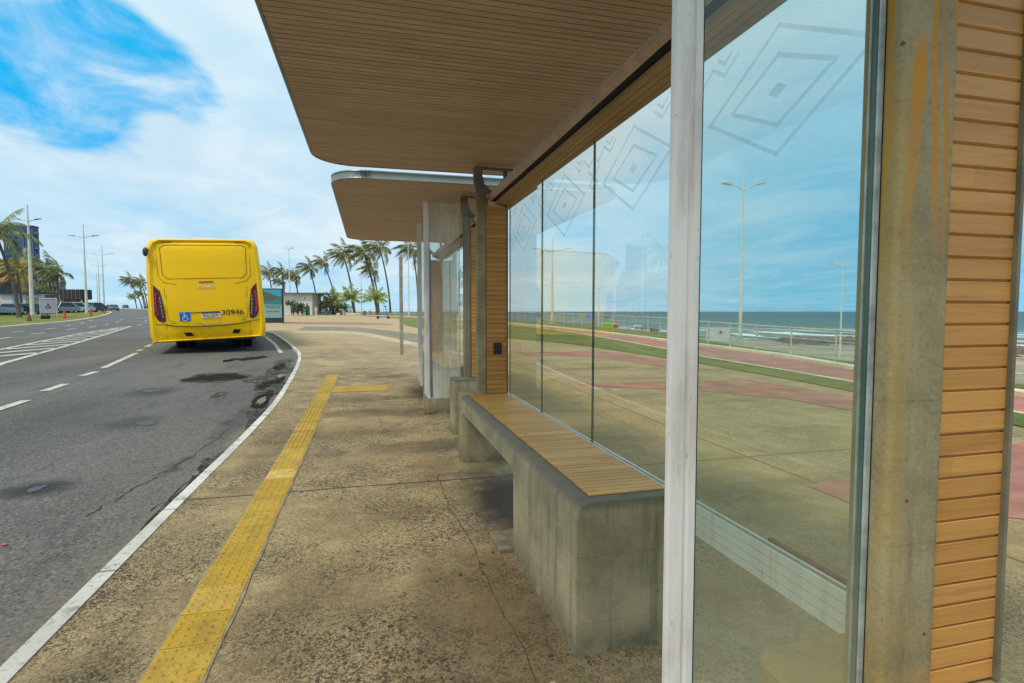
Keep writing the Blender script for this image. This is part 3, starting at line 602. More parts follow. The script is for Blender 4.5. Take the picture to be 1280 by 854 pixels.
    for i in range(4):
        a0 = i / 4; a1 = (i + .9) / 4
        b1.prism([(lerp(.974, 1.085, a0), lerp(2.042, 2.020, a0)), (lerp(.974, 1.085, a1), lerp(2.042, 2.020, a1)), (lerp(.974, 1.085, a1), 2.06), (lerp(.974, 1.085, a0), 2.06)], E0 - .05, E1 + .05)
    b1.build('beam_boards', M['beamw'], t)
    b2 = MB(); b2.prism([(.945, 2.062), (1.10, 2.062), (1.10, 2.11), (.945, 2.11)], E0 - .049, E1 + .049); b2.build('beam_core', M['groove'], t)
    b3 = MB(); b3.prism([(.918, 2.080), (.941, 2.066), (.941, 2.112), (.918, 2.112)], E0 - .055, E1 + .055); b3.prism([(.930, 2.113), (.944, 2.113), (.944, 2.128), (.936, 2.128)], E0 - .055, E1 + .055); b3.build('beam_trim', M['ceil'], t)
    # bottom rail
    ra = MB()
    for i in range(4): ra.box(1.056, 1.092 if i < 3 else 1.085, E0 + .10, E1 + .02, .447 + i * .0262, .447 + i * .0262 + .0245)
    ra.box(1.060, 1.088, E0 + .10, E1 + .02, .448, .55); ra.build('bottom_rail', M['alu'], t)
    # panes of the rear wall
    w = .83; ys = [E0 + .18 + w * i for i in range(5)]
    for i in range(4):
        a_, b_ = (ys[i] + .003 if i else E0 + .11), ys[i + 1] - .003
        p = MB(); x1, x2 = X0 - .005, X0 + .005
        p.add([(x1, a_, .552), (x1, b_, .552), (x1, b_, 2.04), (x1, a_, 2.04)], [(0, 1, 2, 3)]); p.add([(x2, a_, .552), (x2, b_, .552), (x2, b_, 2.04), (x2, a_, 2.04)], [(3, 2, 1, 0)])
        p.add([(x1, a_, .552), (x2, a_, .552), (x2, a_, 2.04), (x1, a_, 2.04)], [(0, 1, 2, 3)], 1); p.add([(x1, b_, .552), (x2, b_, .552), (x2, b_, 2.04), (x1, b_, 2.04)], [(3, 2, 1, 0)], 1)
        p.add([(x1, a_, .552), (x2, a_, .552), (x2, b_, .552), (x1, b_, .552)], [(0, 1, 2, 3)], 1); p.add([(x1, a_, 2.04), (x2, a_, 2.04), (x2, b_, 2.04), (x1, b_, 2.04)], [(3, 2, 1, 0)], 1)
        po = p.build('rear_pane', [M['glass'], M['gedge']], t)
        e = etching(po, ys[i] + w / 2 - .005, 1.79, .29); e.location = (X0, 0, 0)
    # end screen towards the kerb: white post and side glass
    zt = 2.24
    yy = .038; dx = -.012 if near else .0
    g = MB(); gx = [(.49 + dx, .40), (.53 + max(dx, 0), .35), (.685, .35), (.685, .56), (.792, .56), (.792, zt), (.49 + dx, zt)]
    g.add([(x, yy, z) for x, z in gx], [tuple(range(len(gx)))], 0); g.add([(x, yy + .01, z) for x, z in gx], [tuple(range(len(gx) - 1, -1, -1))], 0)
    m_ = len(gx); g.add([(x, yy, z) for x, z in gx] + [(x, yy + .01, z) for x, z in gx], [(i, (i + 1) % m_, m_ + (i + 1) % m_, m_ + i) for i in range(m_)], 1)
    g.build('side_glass', [M['sglass'] if near else M['hglass'], M['gedge']], t)
    ps = MB()
    pp = [(.440, .002), (.442, -.002), (.463, -.003), (.4645, .001), (.471, .001), (.4725, -.003), (.484, -.002), (.487, .002), (.487, .010), (.440, .010)]
    ps.prism([(x + dx, yy - .004 + y) for x, y in pp], .40, zt + .012, 'z'); ps.prism([(.445 + dx, .40), (.491 + dx, .40), (.491 + dx, .345), (.478 + dx, .352), (.458 + dx, .372)], yy - .006, yy + .008, 'y'); ps.build('screen_post', M['white'], t, True)
    if not near:
        fl = MB(); fl.prism([(.492, .37), (.517, .36), (.514, .7), (.502, 1.0), (.508, 1.4), (.499, 1.75), (.492, 1.8)], yy - .003, yy + .002, 'y'); fl.build('torn_film', plain('grey_film', (.16, .16, .21), .5), t)
    return t
SH1, SH2 = .69, 5.34
s1 = shelter(SH1, 'near timber-lined bus shelter with glass back wall and rust-stained concrete column', True)
s2 = shelter(SH2, 'farther bus shelter numbered 067 on its silver roof edge', False, '067')
tag(s1, None, None); 
# black socket on the near shelter's far timber panel
sw = MB(); sw.box(.953, 1.018, 3.5535, 3.562, .862, .952); sw.box(.962, 1.009, 3.5525, 3.5535, .872, .942)
sw.build('socket_plate', M['black'], s1, bevel=.003)
rs = MB(); rs.box(1.094, 1.106, .32, .62, .545, .556); rs.build('rusty_bracket', plain('rust', (.13, .045, .03), .8, 0, .5, 30), s1)
# spare screen that stands inside the second shelter
t = thing('glass_screen', 'narrow free screen with white post standing just past the end glass of the farther shelter', 'glass screen', (0, 6.35, 0))
ps = MB(); ps.prism([(.540, -.010), (.588, -.010), (.588, .010), (.540, .010)], .40, 2.2, 'z'); ps.prism([(.550, .399), (.588, .399), (.588, .345), (.565, .352)], -.010, .010, 'y'); ps.build('screen_post', M['white'], t, bevel=.004)
g = MB(); g.box(.589, .69, 0, .008, .36, 2.18); g.build('pane', M['hglass'], t)
g = MB(); g.box(.60, .66, -.03, .04, -.1, .36); g.build('foot', M['conc'], t, bevel=.01)

# ------------------------------------------------------------------ benches
def bench(y0, label):
    t = thing('bench', label, 'bench', (0 if y0 < 3 else .08, y0, 0), 0, 'concrete benches under the shelters')
    L = 2.50; r = .055; zt = .545
    arc = [(.68 + r - r * math.cos(R(a)), zt - r + r * math.sin(R(a))) for a in range(0, 91, 15)]
    blk = MB(); blk.prism([(.68, -.1)] + arc + [(1.052, zt), (1.052, -.1)], 0, .86); blk.build('base_block', M['conc'], t, True, .004)
    lip = MB()
    # slab: rounded front lip and a recessed bed for the slats
    lip.prism([(.68, .43)] + arc + [(.775, zt), (.775, .522), (1.052, .522), (1.052, .43)], .8605, L); lip.build('seat_slab', M['conc'], t, True)
    bed = MB(); pr = [(.775, zt + .0015), (1.051, zt + .0015)]
    sl = MB(); y = .055
    while y < L - .03:
        sl.prism([(y, .5463), (y, .5500), (y + .002, .5515), (y + .0310, .5515), (y + .033, .5500), (y + .033, .5463)], .748, 1.052, 'x'); y += .037
    so = sl.build('seat_slats', M['seat'], t)
    gp = MB(); gp.box(.750, 1.050, .057, L - .02, .5453, .5478); gp.build('slat_bed', M['groove'], t)
    pl = MB(); pl.prism([(.612, .863), (.612, 1.10), (1.05, 1.14), (1.05, .863)], -.1, .022, 'z'); pl.build('foot_slab', M['conc'], t, bevel=.006)
    return t
bench(1.74, 'near concrete bench with timber slat seat and solid block leg facing the camera')
bench(1.74 + 4.65, 'farther concrete bench seen through the hazy end glass of the second shelter')

# litter
nut = plain('pale_peel', (.62, .42, .22), .6)
for i, (x, y) in enumerate(((.555, 1.62), (.575, 1.60), (.565, 1.555))):
    b = MB(); b.blob((0, 0, .008), .012, .007, .006, 8, 5); o = b.build('peel_scrap', nut, None, True); o.location = (x, y, 0); o.rotation_euler = (0, 0, i * 1.3)
    tag(o, 'small pale peel scrap on the ground beside the near bench block', 'litter', 'peel scraps beside the bench')
b = MB(); b.blob((0, 0, .004), .018, .012, .004, 8, 4); o = b.build('red_wrapper', M['redp'], None, True); o.location = (-1.93, 3.53, -.065); tag(o, 'tiny red scrap lying on the asphalt near the kerb', 'litter')
def leafm(): 
    b = MB(); b.add([(-.02, 0, 0), (-.006, .008, .003), (.014, .006, .002), (.022, 0, .004), (.010, -.008, .001), (-.010, -.006, .003)], [(0, 1, 2, 3, 4, 5)]); return b
dry = plain('dry_leaf', (.06, .045, .03), .9)
lm = leafm().mesh('dead_leaf', dry); rnd = random.Random(11)
for i in range(46):
    x, y = rnd.uniform(-1.0, .6), rnd.uniform(1.3, 7.5) ** 1.0
    if -.78 < x < -.5 and rnd.random() < .7: continue
    o = bpy.data.objects.new('dead_leaf', lm); col.objects.link(o); o.location = (x, y, gz(y) + .002); o.rotation_euler = (0, 0, rnd.uniform(0, 6)); s_ = rnd.uniform(.35, .85); o.scale = (s_,) * 3
    tag(o, 'tiny dark dead leaf lying on the concrete pavement', 'leaf', 'dead leaves scattered on the pavement')

# ------------------------------------------------------------------ bus
def bus():
    t = thing('city_bus', 'yellow city bus seen from behind, leaning slightly, number 30946', 'bus', (-4.17, 16.67, gz(16.7) - .07), R(11.5))
    W, H, L, G = 2.80, 3.12, 11.2, .36
    yp = N('yellow_bus_paint'); f = yp.noise(1.2, 5, .6); 
    y_ = yp.mix(yp.step(f, .3, .75), (.98, .57, .0), (.93, .53, .0)); xz = yp.xyz(); y_ = yp.mix(yp.mul(yp.step(xz[2], .8, .3), yp.mul(yp.step(yp.noise(5, 5, .7), .4, .6), .35)), y_, (.30, .19, .02)); YP = yp.done(y_, .38, spec=.3)
    lean = Matrix.Rotation(R(-2.6), 4, 'Y')
    body = bpy.data.objects.new('tilt', None)
    # body lofted along y: rear face bows outward, tapers towards the roof
    def sect(y, inset, zlow, zt):
        w = W / 2 - inset; P = []
        prof = [(w * .965, zlow), (w, zlow + .18), (w, 1.15), (w * .985, 2.2), (w * .955, zt - .22), (w * .90, zt - .07), (w * .78, zt)]
        return [(x, z) for x, z in prof] + [(-x, z) for x, z in prof[::-1]]
    secs = [(-.0, .16, G + .06, H - .10), (-.045, .10, G + .03, H - .06), (.03, .02, G, H - .02), (.15, 0, G, H), (L - .4, 0, G, H), (L - .05, .08, G, H - .05), (L, .25, G + .1, H - .2)]
    rear = secs[0]
    vs = []; ns = 14
    def bow(x, z): return -.10 * (1 - (x / 1.36) ** 2) - .07 * max(0, 1 - abs(z - 1.35) / 1.3) 
    for (y, ins, zl, zt) in secs:
        for x, z in sect(y, ins, zl, zt):
            yy = y + (max(0, z - 1.4) * .06 if y < .5 else 0)
            vs.append(lean @ Vector((x, yy, z)))
    fs = []
    for i in range(len(secs) - 1):
        for k_ in range(ns): fs.append((i * ns + k_, i * ns + (k_ + 1) % ns, (i + 1) * ns + (k_ + 1) % ns, (i + 1) * ns + k_))
    fs.append(tuple(range((len(secs) - 1) * ns, len(secs) * ns)))
    b = MB(); b.add(vs, fs)
    # rear skin as a grid so that it can bow
    s0 = sect(0, .16, G + .06, H - .10); half = s0[:7]; rows = 12
    def hw(z):
        for (xa, za), (xb_, zb) in zip(half, half[1:]):
            if za <= z <= zb: return lerp(xa, xb_, (z - za) / (zb - za))
        return half[-1][0]
    zs = [z for _, z in half]; zz = []
    for za, zb in zip(zs, zs[1:]):
        m = max(1, int((zb - za) / .25)); zz += [lerp(za, zb, i / m) for i in range(m)]
    zz.append(zs[-1]); nx = 12
    def rear_y(x, z):
        w = hw(min(max(z, zs[0]), zs[-1])); u = min(1, abs(x) / w)
        return (max(0, z - 1.4) * .06) - .10 * (1 - u ** 3) * min(1, (z - zs[0]) / .25, (zs[-1] - z) / .12)
    g = []
    for z in zz:
        for i in range(nx + 1): x = hw(z) * (2 * i / nx - 1); g.append(lean @ Vector((x, rear_y(x, z), z)))
    b.add(g, [(r_ * (nx + 1) + i, r_ * (nx + 1) + i + 1, (r_ + 1) * (nx + 1) + i + 1, (r_ + 1) * (nx + 1) + i) for r_ in range(len(zz) - 1) for i in range(nx)])
    bo = b.build('body', YP, t, True)
    bo.data.set_sharp_from_angle(angle=R(50))
    def S(x, z, off): return lean @ Vector((x, rear_y(x, z) - off, z))
    def patch(name, poly, mat, parent, off=.008, sub=1):
        m = MB(); n = len(poly); m.add([S(x, z, off) for x, z in poly] + [S(x, z, -.02) for x, z in poly], [tuple(range(n))] + [(i, (i + 1) % n, n + (i + 1) % n, n + i) for i in range(n)]); return m.build(name, mat, parent)
    def line(pts, w, mat, name='seam', closed=False, off=.004):
        P = [S(x, z, off) for x, z in (pts + [pts[0]] if closed else pts)]; m = MB(); m.tube(P, w, 5); return m.build(name, mat, t)
    seam = plain('yellow_seam', (.07, .042, .008), .7)
    def rr(x0, x1, z0, z1, r, n=5): return [(x, z) for x, z in rounded(x0, x1, z0, z1, r, n)]
    def fine(pts, m=5): return [(lerp(a[0], b_[0], i / m), lerp(a[1], b_[1], i / m)) for a, b_ in zip(pts, pts[1:] + pts[:1]) for i in range(m)]
    # rear window outline (painted over) and the moulded panel lines
    line(fine([(-1.02, 2.86), (-.93, 2.93), (.93, 2.93), (1.02, 2.86), (1.0, 2.15), (.88, 2.03), (-.88, 2.03), (-1.0, 2.15)], 4), .006, seam, 'window_seam', True)
    line(fine([(-1.12, 2.95), (-1.1, 2.1), (-.98, 1.94), (-.7, 1.88)], 1)[:4], .005, seam, 'panel_seam')
    line([(1.12, 2.95), (1.1, 2.1), (.98, 1.94), (.7, 1.88)], .005, seam, 'panel_seam')
    line([(-1.0, .83), (-.8, .78), (-.4, .745), (0, .735), (.4, .745), (.8, .78), (1.0, .83)], .012, seam, 'bumper_seam')
    line([(-1.0, .83), (-1.28, .85)], .006, seam, 'bumper_seam'); line([(1.0, .83), (1.28, .85)], .006, seam, 'bumper_seam')
    for s_ in (-1, 1): line([(s_ * 1.0, .83), (s_ * 1.0, .40)], .006, seam, 'bumper_seam'); line([(s_ * .98, 1.8), (s_ * .99, 1.1)], .004, seam, 'panel_seam')
    line([(-.9, .86), (0, .80), (.9, .86)], .004, seam, 'panel_seam'); line([(-1.2, 2.97), (-.6, 3.0), (0, 3.005), (.6, 3.0), (1.2, 2.97)], .004, seam, 'panel_seam'); line([(-.95, 1.62), (-.95, .95), (-.80, .88)], .0035, seam, 'panel_seam'); line([(.95, 1.62), (.95, .95), (.80, .88)], .0035, seam, 'panel_seam')
    dr = plain('dark_red_lens', (.075, .008, .014), .2); br = plain('bright_red_lens', (.55, .015, .05), .25); gr = plain('grey_lens', (.30, .22, .23), .25)
    for s_ in (-1, 1):
        P = [(1.10 * s_, 1.72), (1.24 * s_, 1.84), (1.27 * s_, 1.2), (1.23 * s_, .98), (1.12 * s_, .88), (1.02 * s_, .90), (1.02 * s_, 1.3)]
        P = [(1.23 * s_, 1.88), (1.09 * s_, 1.72), (1.03 * s_, 1.35), (1.00 * s_, .93), (1.08 * s_, .89), (1.19 * s_, .96), (1.245 * s_, 1.12)]
        la = patch('tail_lamp', P, dr, t, .02)
        for (pts, mt, w) in (([(1.18, 1.66), (1.195, 1.45), (1.20, 1.25), (1.17, 1.06)], br, .026), ([(1.10, 1.56), (1.085, 1.35), (1.07, 1.15), (1.05, .99)], gr, .018)):
            m = MB()
            for (xa, za), (xb_, zb) in zip(pts, pts[1:]):
                for q in range(2):
                    a_ = (lerp(xa, xb_, q / 2) * s_, lerp(za, zb, q / 2)); c_ = (lerp(xa, xb_, (q + .78) / 2) * s_, lerp(za, zb, (q + .78) / 2)); m.tube([S(*a_, .022), S(*c_, .022)], w, 6)
            m.build('led_strip', mt, la)
    for s_ in (-1, 1): patch('marker_lamp', [(s_ * .98, 3.0), (s_ * .74, 3.0), (s_ * .74, 3.035), (s_ * .98, 3.035)], br, t, .012)
    patch('brake_lamp', [(-.18, 1.925), (.18, 1.925), (.16, 1.95), (-.16, 1.95)], plain('amber_red_lens', (.40, .03, .01), .3), t, .02)
    FR = lean @ Matrix.Rotation(R(90), 4, 'X')
    def T(name, body, x, z, size, mat, sx=1):
        return text(name, body, size, mat, t, lean @ Matrix.Translation((x, rear_y(x, z) - .012, z)) @ Matrix.Rotation(R(90), 4, 'X'), .004, 'CENTER', sx)
    wl = plain('white_lettering', (.75, .73, .66), .4); cl = plain('cream_lettering', (.80, .66, .30), .5)
    T('maker_badge', 'CAIO', .0, 1.80, .13, wl, 1.35); T('fleet_number', '30946', .585, 1.085, .19, M['black'], 1.18); T('maker_name', 'Mercedes-Benz', .17, .80, .085, cl, 1.3)
    hd = [(-.42, 1.115), (.27, 1.122)]; line(hd, .012, seam, 'plate_recess')
    pt = patch('number_plate', [(-.16, .96), (.28, .96), (.28, 1.10), (-.16, 1.10)], wl, t, .02); q = patch('plate_band', [(-.16, 1.075), (.28, 1.075), (.28, 1.102), (-.16, 1.102)], plain('plate_blue', (.02, .04, .25), .4), pt, .024)
    tx = T('plate_number', 'RDL2D91', .06, 1.018, .105, plain('plate_red', (.35, .02, .03), .5), .95); tx.parent = pt
    tx.data.transform(Matrix.Translation((0, -.014, 0)))
    bl = patch('access_sign', [(-.68, .90), (-.43, .90), (-.43, 1.14), (-.68, 1.14)], plain('sign_blue', (.0, .13, .55), .4), t, .01)
    m = MB(); cx, cz = -.56, 1.0
    def q2(x, z): return S(cx + x, cz + z, .014)
    m.tube([q2(-.01, .09), q2(-.008, .0), q2(.05, .0), q2(.075, -.06), q2(.09, -.055)], .011, 5); m.tube([q2(-.01, .045), q2(.045, .042)], .009, 5); m.blob(q2(-.012, .112), .016, .006, .016, 8, 5)
    m.tube([q2(.055 * math.cos(R(a)) + .002, .055 * math.sin(R(a)) - .035) for a in range(110, 345, 20)], .009, 5); m.build('wheelchair_symbol', wl, bl)
    for s_ in (-1, 1): v_ = patch('bumper_vent', [(s_ * .58, .62), (s_ * .76, .60), (s_ * .70, .49), (s_ * .54, .51)] if s_ > 0 else [(-.62, .60), (-.44, .59), (-.38, .49), (-.56, .49)], M['black'], t, .010)
    # underside, axle, twin wheels
    u = MB(); u.box(-1.1, 1.1, .25, L - .3, .34, G + .05); u.box(-.45, .35, .6, 1.6, .26, .339); u.build('underframe', M['dgrey'], t)
    for s_ in (-1, 1):
        for k_ in (0, 1):
            w = MB(); x0 = s_ * (.92 + .0) - (.30 * k_) * s_
            pr = [(.12, .10), (.14, .35), (.12, .44), (.09, .475), (-.09, .475), (-.12, .44), (-.14, .35), (-.12, .10)]
            vs = []; n = 20
            for j in range(n):
                a_ = 2 * math.pi * j / n
                for (px_, r_) in pr: vs.append((x0 + px_, 2.55 + r_ * math.cos(a_), .475 + r_ * math.sin(a_)))
            w.add(vs, [(j * 8 + i, j * 8 + (i + 1) % 8, ((j + 1) % n) * 8 + (i + 1) % 8, ((j + 1) % n) * 8 + i) for j in range(n) for i in range(8)]); w.build('wheel', M['rub'], t, True)
        w = MB(); vs = []; n = 20; x0 = s_ * 1.08
        for j in range(n):
            a_ = 2 * math.pi * j / n
            for (px_, r_) in pr: vs.append((x0 + px_, 8.6 + r_ * math.cos(a_), .475 + r_ * math.sin(a_)))
        w.add(vs, [(j * 8 + i, j * 8 + (i + 1) % 8, ((j + 1) % n) * 8 + (i + 1) % 8, ((j + 1) % n) * 8 + i) for j in range(n) for i in range(8)]); w.build('wheel', M['rub'], t, True)
        # window band along the sides
        sd = MB()
        for j in range(6):
            y0_ = .9 + j * 1.6; sd.add([lean @ Vector((s_ * (W / 2 + .004), y0_, 1.45)), lean @ Vector((s_ * (W / 2 + .004), y0_ + 1.5, 1.45)), lean @ Vector((s_ * (W / 2 * .972 + .004), y0_ + 1.5, 2.55)), lean @ Vector((s_ * (W / 2 * .972 + .004), y0_, 2.55))], [(0, 1, 2, 3)])
        sd.build('side_windows', M['carglass'], t)
    hump = MB(); hump.prism([(-.30, H), (.30, H), (.24, H + .07), (-.24, H + .07)], .6, 1.6, 'y', 0, lean); hump.build('roof_hatch', wl, t, bevel=.02)
    mi = MB(); mi.tube([lean @ Vector((-1.25, .08, 2.78)), lean @ Vector((-1.32, .02, 2.84))], .018, 6); mi.blob(lean @ Vector((-1.33, -.02, 2.74)), .065, .06, .12, 10, 8); mi.build('rear_camera', M['dgrey'], t, True)
    mr = MB(); mr.tube([lean @ Vector((1.33, L - .2, 2.55)), lean @ Vector((1.62, L - .1, 2.5)), lean @ Vector((1.64, L - .1, 2.3))], .02, 6); mr.box(1.55, 1.72, L - .16, L - .06, 1.9, 2.3, 0, lean); mr.build('door_mirror', M['black'], t)
    return t
bus()

# ------------------------------------------------------------------ palms
def frond(mb, base, az, el0, L, droop, wind, rnd, lw=.05, ll=.9, n=26, mi=0, rachis_mi=0):
    """one feather-shaped palm frond: arching stalk, two rows of hanging leaflets"""
    p = Vector(base); d = Vector((math.cos(az) * math.cos(el0), math.sin(az) * math.cos(el0), math.sin(el0)))
    pts = [p.copy()]; st = L / n
    for i in range(n):
        d = (d + Vector((wind[0], wind[1], -droop * (0.4 + 1.2 * i / n))) * (st / L) * 2.2).normalized(); p = p + d * st; pts.append(p.copy())
    mb.tube(pts[::3] + [pts[-1]], [.045 * (L / 4)] * 1 + [.035 * (L / 4) * (1 - k / 12) for k in range(len(pts[::3]))], 4, rachis_mi)
    for i in range(3, n + 1):
        q = pts[i]; t_ = i / n; d = (pts[i] - pts[i - 1]).normalized(); side = d.cross(Vector((0, 0, 1)))
        if side.length < .1: side = Vector((1, 0, 0))
        side.normalize(); l_ = ll * math.sin(math.pi * min(1, (t_ * .86 + .12))) ** .6
        for s_ in (-1, 1):
            for h in (0, .5):
                if rnd.random() < .14: continue
                o = q - d * st * h
                v = (side * s_ * .75 + d * .65 + Vector((wind[0] * .5, wind[1] * .5, -.35 - .55 * rnd.random()))).normalized() * l_ * rnd.uniform(.75, 1.1)
                w_ = d * lw
                mid = o + v * .55 + Vector((0, 0, .06 * l_)); tip = o + v + Vector((0, 0, -.25 * l_)) + Vector((wind[0], wind[1], 0)) * .25 * l_
                mb.add([o - w_ * .5, o + w_ * .5, mid + w_ * .55, tip, mid - w_ * .55], [(0, 1, 2, 3, 4)], mi)
def crown_mesh(seed, L=2.6, nf=22, wind=(-.9, 0), ll=.75, young=False, mats=None):
    rnd = random.Random(seed); mb = MB()
    for i in range(nf):
        az = 2 * math.pi * (i * .382 + rnd.uniform(-.05, .05)); u = (i + .5) / nf
        el = R(lerp(62, -40, u ** 1.1)) if not young else R(lerp(82, 10, u))
        frond(mb, (0, 0, 0), az, el, L * rnd.uniform(.8, 1.1), lerp(.45, 1.0, u) if not young else .55, (wind[0] * rnd.uniform(.5, 1), wind[1]), rnd, .055 if not young else .05, ll, 20, 1 if (u > .86 and not young) else 0, 1)
    if not young:
        for k in range(7): a = rnd.uniform(0, 6.28); mb.blob((.22 * math.cos(a), .22 * math.sin(a), -.22), .13, .13, .15, 6, 5, 1)
    return mb.mesh('crown', mats)
dryl = mat_leaf('dry_palm_leaflets', (.16, .12, .05), (.26, .19, .08), (.36, .30, .14))
# wind blows from the sea (right) towards the town (left)
crowns = [crown_mesh(s_, 2.6, 17, (-.85, .15), .72, False, [M['leaf'], dryl]) for s_ in (1, 2, 3)]
ycrown = [crown_mesh(s_, 2.3, 15, (-.15, 0), .7, True, [M['leafy'], dryl]) for s_ in (5, 6)]
def palm(px, base_d, px_top, py_top, label, group, k=0, r=.16, crownscale=1.0, young=False, cmesh=None, stump=.0, zb=None):
    """px: photo column of the foot, base_d: distance; the crown stands where column px_top / row py_top is at that distance"""
    bx, by = at(px, base_d); tx_, ty_ = at(px_top, base_d); zb = gz(by) if zb is None else zb; zt = CAMH + (388.5 - py_top) / FPX * base_d
    t = thing('palm_tree', label, 'palm tree', (bx, by, zb), 0, group)
    H = zt - zb; dx, dy = tx_ - bx, ty_ - by; pts = []
    for i in range(13):
        u = i / 12; s_ = u ** 1.25; pts.append((dx * s_ + .05 * H * math.sin(u * 3.14) * (.35 if dx < 0 else -.35), dy * s_, H * u))
    m = MB(); r *= .72; m.tube(pts, [r * (1.45 if i == 0 else 1.15 if i == 1 else lerp(1.05, .62, i / 12)) for i in range(13)], 8)
    m.build('trunk', M['trunk'], t, True)
    c = bpy.data.objects.new('crown', cmesh or (ycrown if young else crowns)[k % (2 if young else 3)]); col.objects.link(c); c.parent = t; c.location = (dx, dy, H)
    c.scale = (crownscale * (1.08 if cmesh is None else 1),) * 3; c.rotation_euler = (0, 0, 0 if not young else k)
    return t
G1 = 'tall coconut palms on the esplanade'
palm(398, 82, 389, 335, 'slender palm leaning left beyond the right end of the white kiosk', None, 0, .16, .78)
palm(423, 80, 406, 328, 'thin straight-trunked palm with a small crown, leaning left behind the leftmost low bushy palm', None, 1, .15, .72)
palm(443.5, 78, 431, 318, 'tall palm with dark wavy trunk rising behind the middle low palm', None, 2, .20, .98)
palm(472, 78, 457, 317, 'thick-crowned dark palm leaning left, tallest of the close pair', None, 0, .24, 1.12)
palm(474, 95, 467, 337, 'shorter palm half hidden behind the thick-crowned dark palm', None, 1, .2, 1.0)
palm(488.5, 76, 476, 309, 'tallest esplanade palm, its trunk ending just behind the blue scooter', None, 2, .18, 1.02)
palm(523, 66, 517, 312, 'palm with a straight trunk beside the white post of the farther shelter', None, 1, .15, .9)
palm(342, 100, 338, 340, 'windswept palm directly behind the street poster panel', None, 2, .2, .85)
palm(357, 98, 354, 339, 'windswept palm between the poster panel and the white lamp post', None, 0, .2, .75)
palm(361, 104, 353, 351, 'small palm whose low crown shows above the poster panel', None, 1, .2, .72)
palm(373.5, 96, 371, 344, 'palm rising over the flat roof of the kiosk near the lamp post', None, 1, .2, .78)
palm(377, 99, 368, 344, 'second palm over the flat kiosk roof, close behind its neighbour', None, 2, .18, .6)
palm(417, 76, 416, 379, 'low bushy young palm, leftmost of three in front of the sea railing', None, 0, .22, .95, True)
palm(443.5, 74, 440, 374, 'low young palm with bright fronds, middle one of three by the railing', None, 1, .24, .92, True)
palm(472, 74, 469, 374, 'low young palm with drooping brown fronds, rightmost of three by the railing', None, 3, .24, .88, True)
palm(179, 210, 165, 350, 'left-leaning palm standing apart far up the road left of the bus', None, 0, .3, 1.5, zb=2.2)
palm(184, 215, 175, 353, 'palm beside the rear left edge of the bus, far up the road', None, 1, .3, 1.35, zb=2.2)
palm(186, 200, 179, 352, 'far palm whose crown touches the left side of the bus', None, 2, .3, 1.3, zb=2.2)
palm(172.5, 205, 169, 370, 'shortest palm far up the road, left of the group', None, 1, .25, .95, zb=2.2)
palm(182, 190, 178.5, 366, 'low palm far up the road between two taller trunks', None, 0, .25, 1.0, zb=2.2)
bigc = crown_mesh(22, 3.9, 18, (-.25, .1), 1.05, False, [M['leaf'], dryl])
mb_ = None
palm(25.5, 52, 0, 290, 'large palm with ragged drooping fronds at the left edge, on the grass island', None, 0, .24, 1.0, False, bigc)
palm(29, 84, 25, 338, 'dark palm behind the large one, in front of the yellow building', None, 1, .25, 1.5)
palm(67, 96, 62, 333, 'palm left of the pair above the roadside poster board', None, 2, .26, 1.2)
palm(76, 94, 76, 341, 'palm right of the pair beside the dark billboard', None, 0, .26, 1.1)
palm(70, 100, 69, 343, 'small palm squeezed between the pair by the dark billboard', None, 1, .2, .9)
palm(62, 104, 60, 361, 'short dark palm below the others behind the poster board', None, 1, .2, 1.0)
# extra long drooping frond of the big palm
# bushes at the foot of the leftmost young palm and by the kiosk
def bush(px, d, w, h, label, n=420, seed=1, mat=None):
    x, y = at(px, d); t = thing('bush', label, 'bush', (x, y, gz(y))); rnd = random.Random(seed); m = MB(); st = MB()
    for i in range(5): a = rnd.uniform(0, 6.28); st.tube([(0, 0, 0), (math.cos(a) * w * .15, math.sin(a) * w * .15, h * .4), (math.cos(a) * w * .3, math.sin(a) * w * .3, h * .75)], [.04, .03, .012], 5)
    cl = [(rnd.gauss(0, w * .24), rnd.gauss(0, w * .2), rnd.uniform(.25, .8) * h, rnd.uniform(.18, .34) * w) for _ in range(9)]
    for i in range(n):
        cx, cy, cz, r_ = rnd.choice(cl); v = Vector((rnd.gauss(0, 1), rnd.gauss(0, 1), rnd.gauss(0, .8))).normalized() * r_ * rnd.uniform(.6, 1); c = Vector((cx, cy, cz)) + v; c.z = max(.05, c.z)
        a = Vector((rnd.uniform(-1, 1), rnd.uniform(-1, 1), rnd.uniform(-1, 1))).normalized() * .11; b_ = a.orthogonal().normalized() * .05
        m.add([c - a, c + b_, c + a, c - b_], [(0, 1, 2, 3)])
    st.build('stem', M['trunk'], t); m.build('foliage', mat or M['shrub'], t)
bush(411, 75, 2.6, 1.7, 'rounded dark bush left of the foot of the leftmost low palm', 700, 2)
bush(425, 76, 2.4, 1.6, 'rounded dark bush right of the foot of the leftmost low palm', 700, 3)
bush(367.5, 67, 1.3, 2.2, 'upright green shrub beside the lamp post in front of the kiosk', 420, 4); bush(373, 68, 1.2, 1.6, 'middle shrub of three in front of the white kiosk', 320, 5); bush(378.5, 68, 1.2, 1.9, 'right shrub of three in front of the kiosk, next to the seated person', 360, 6)

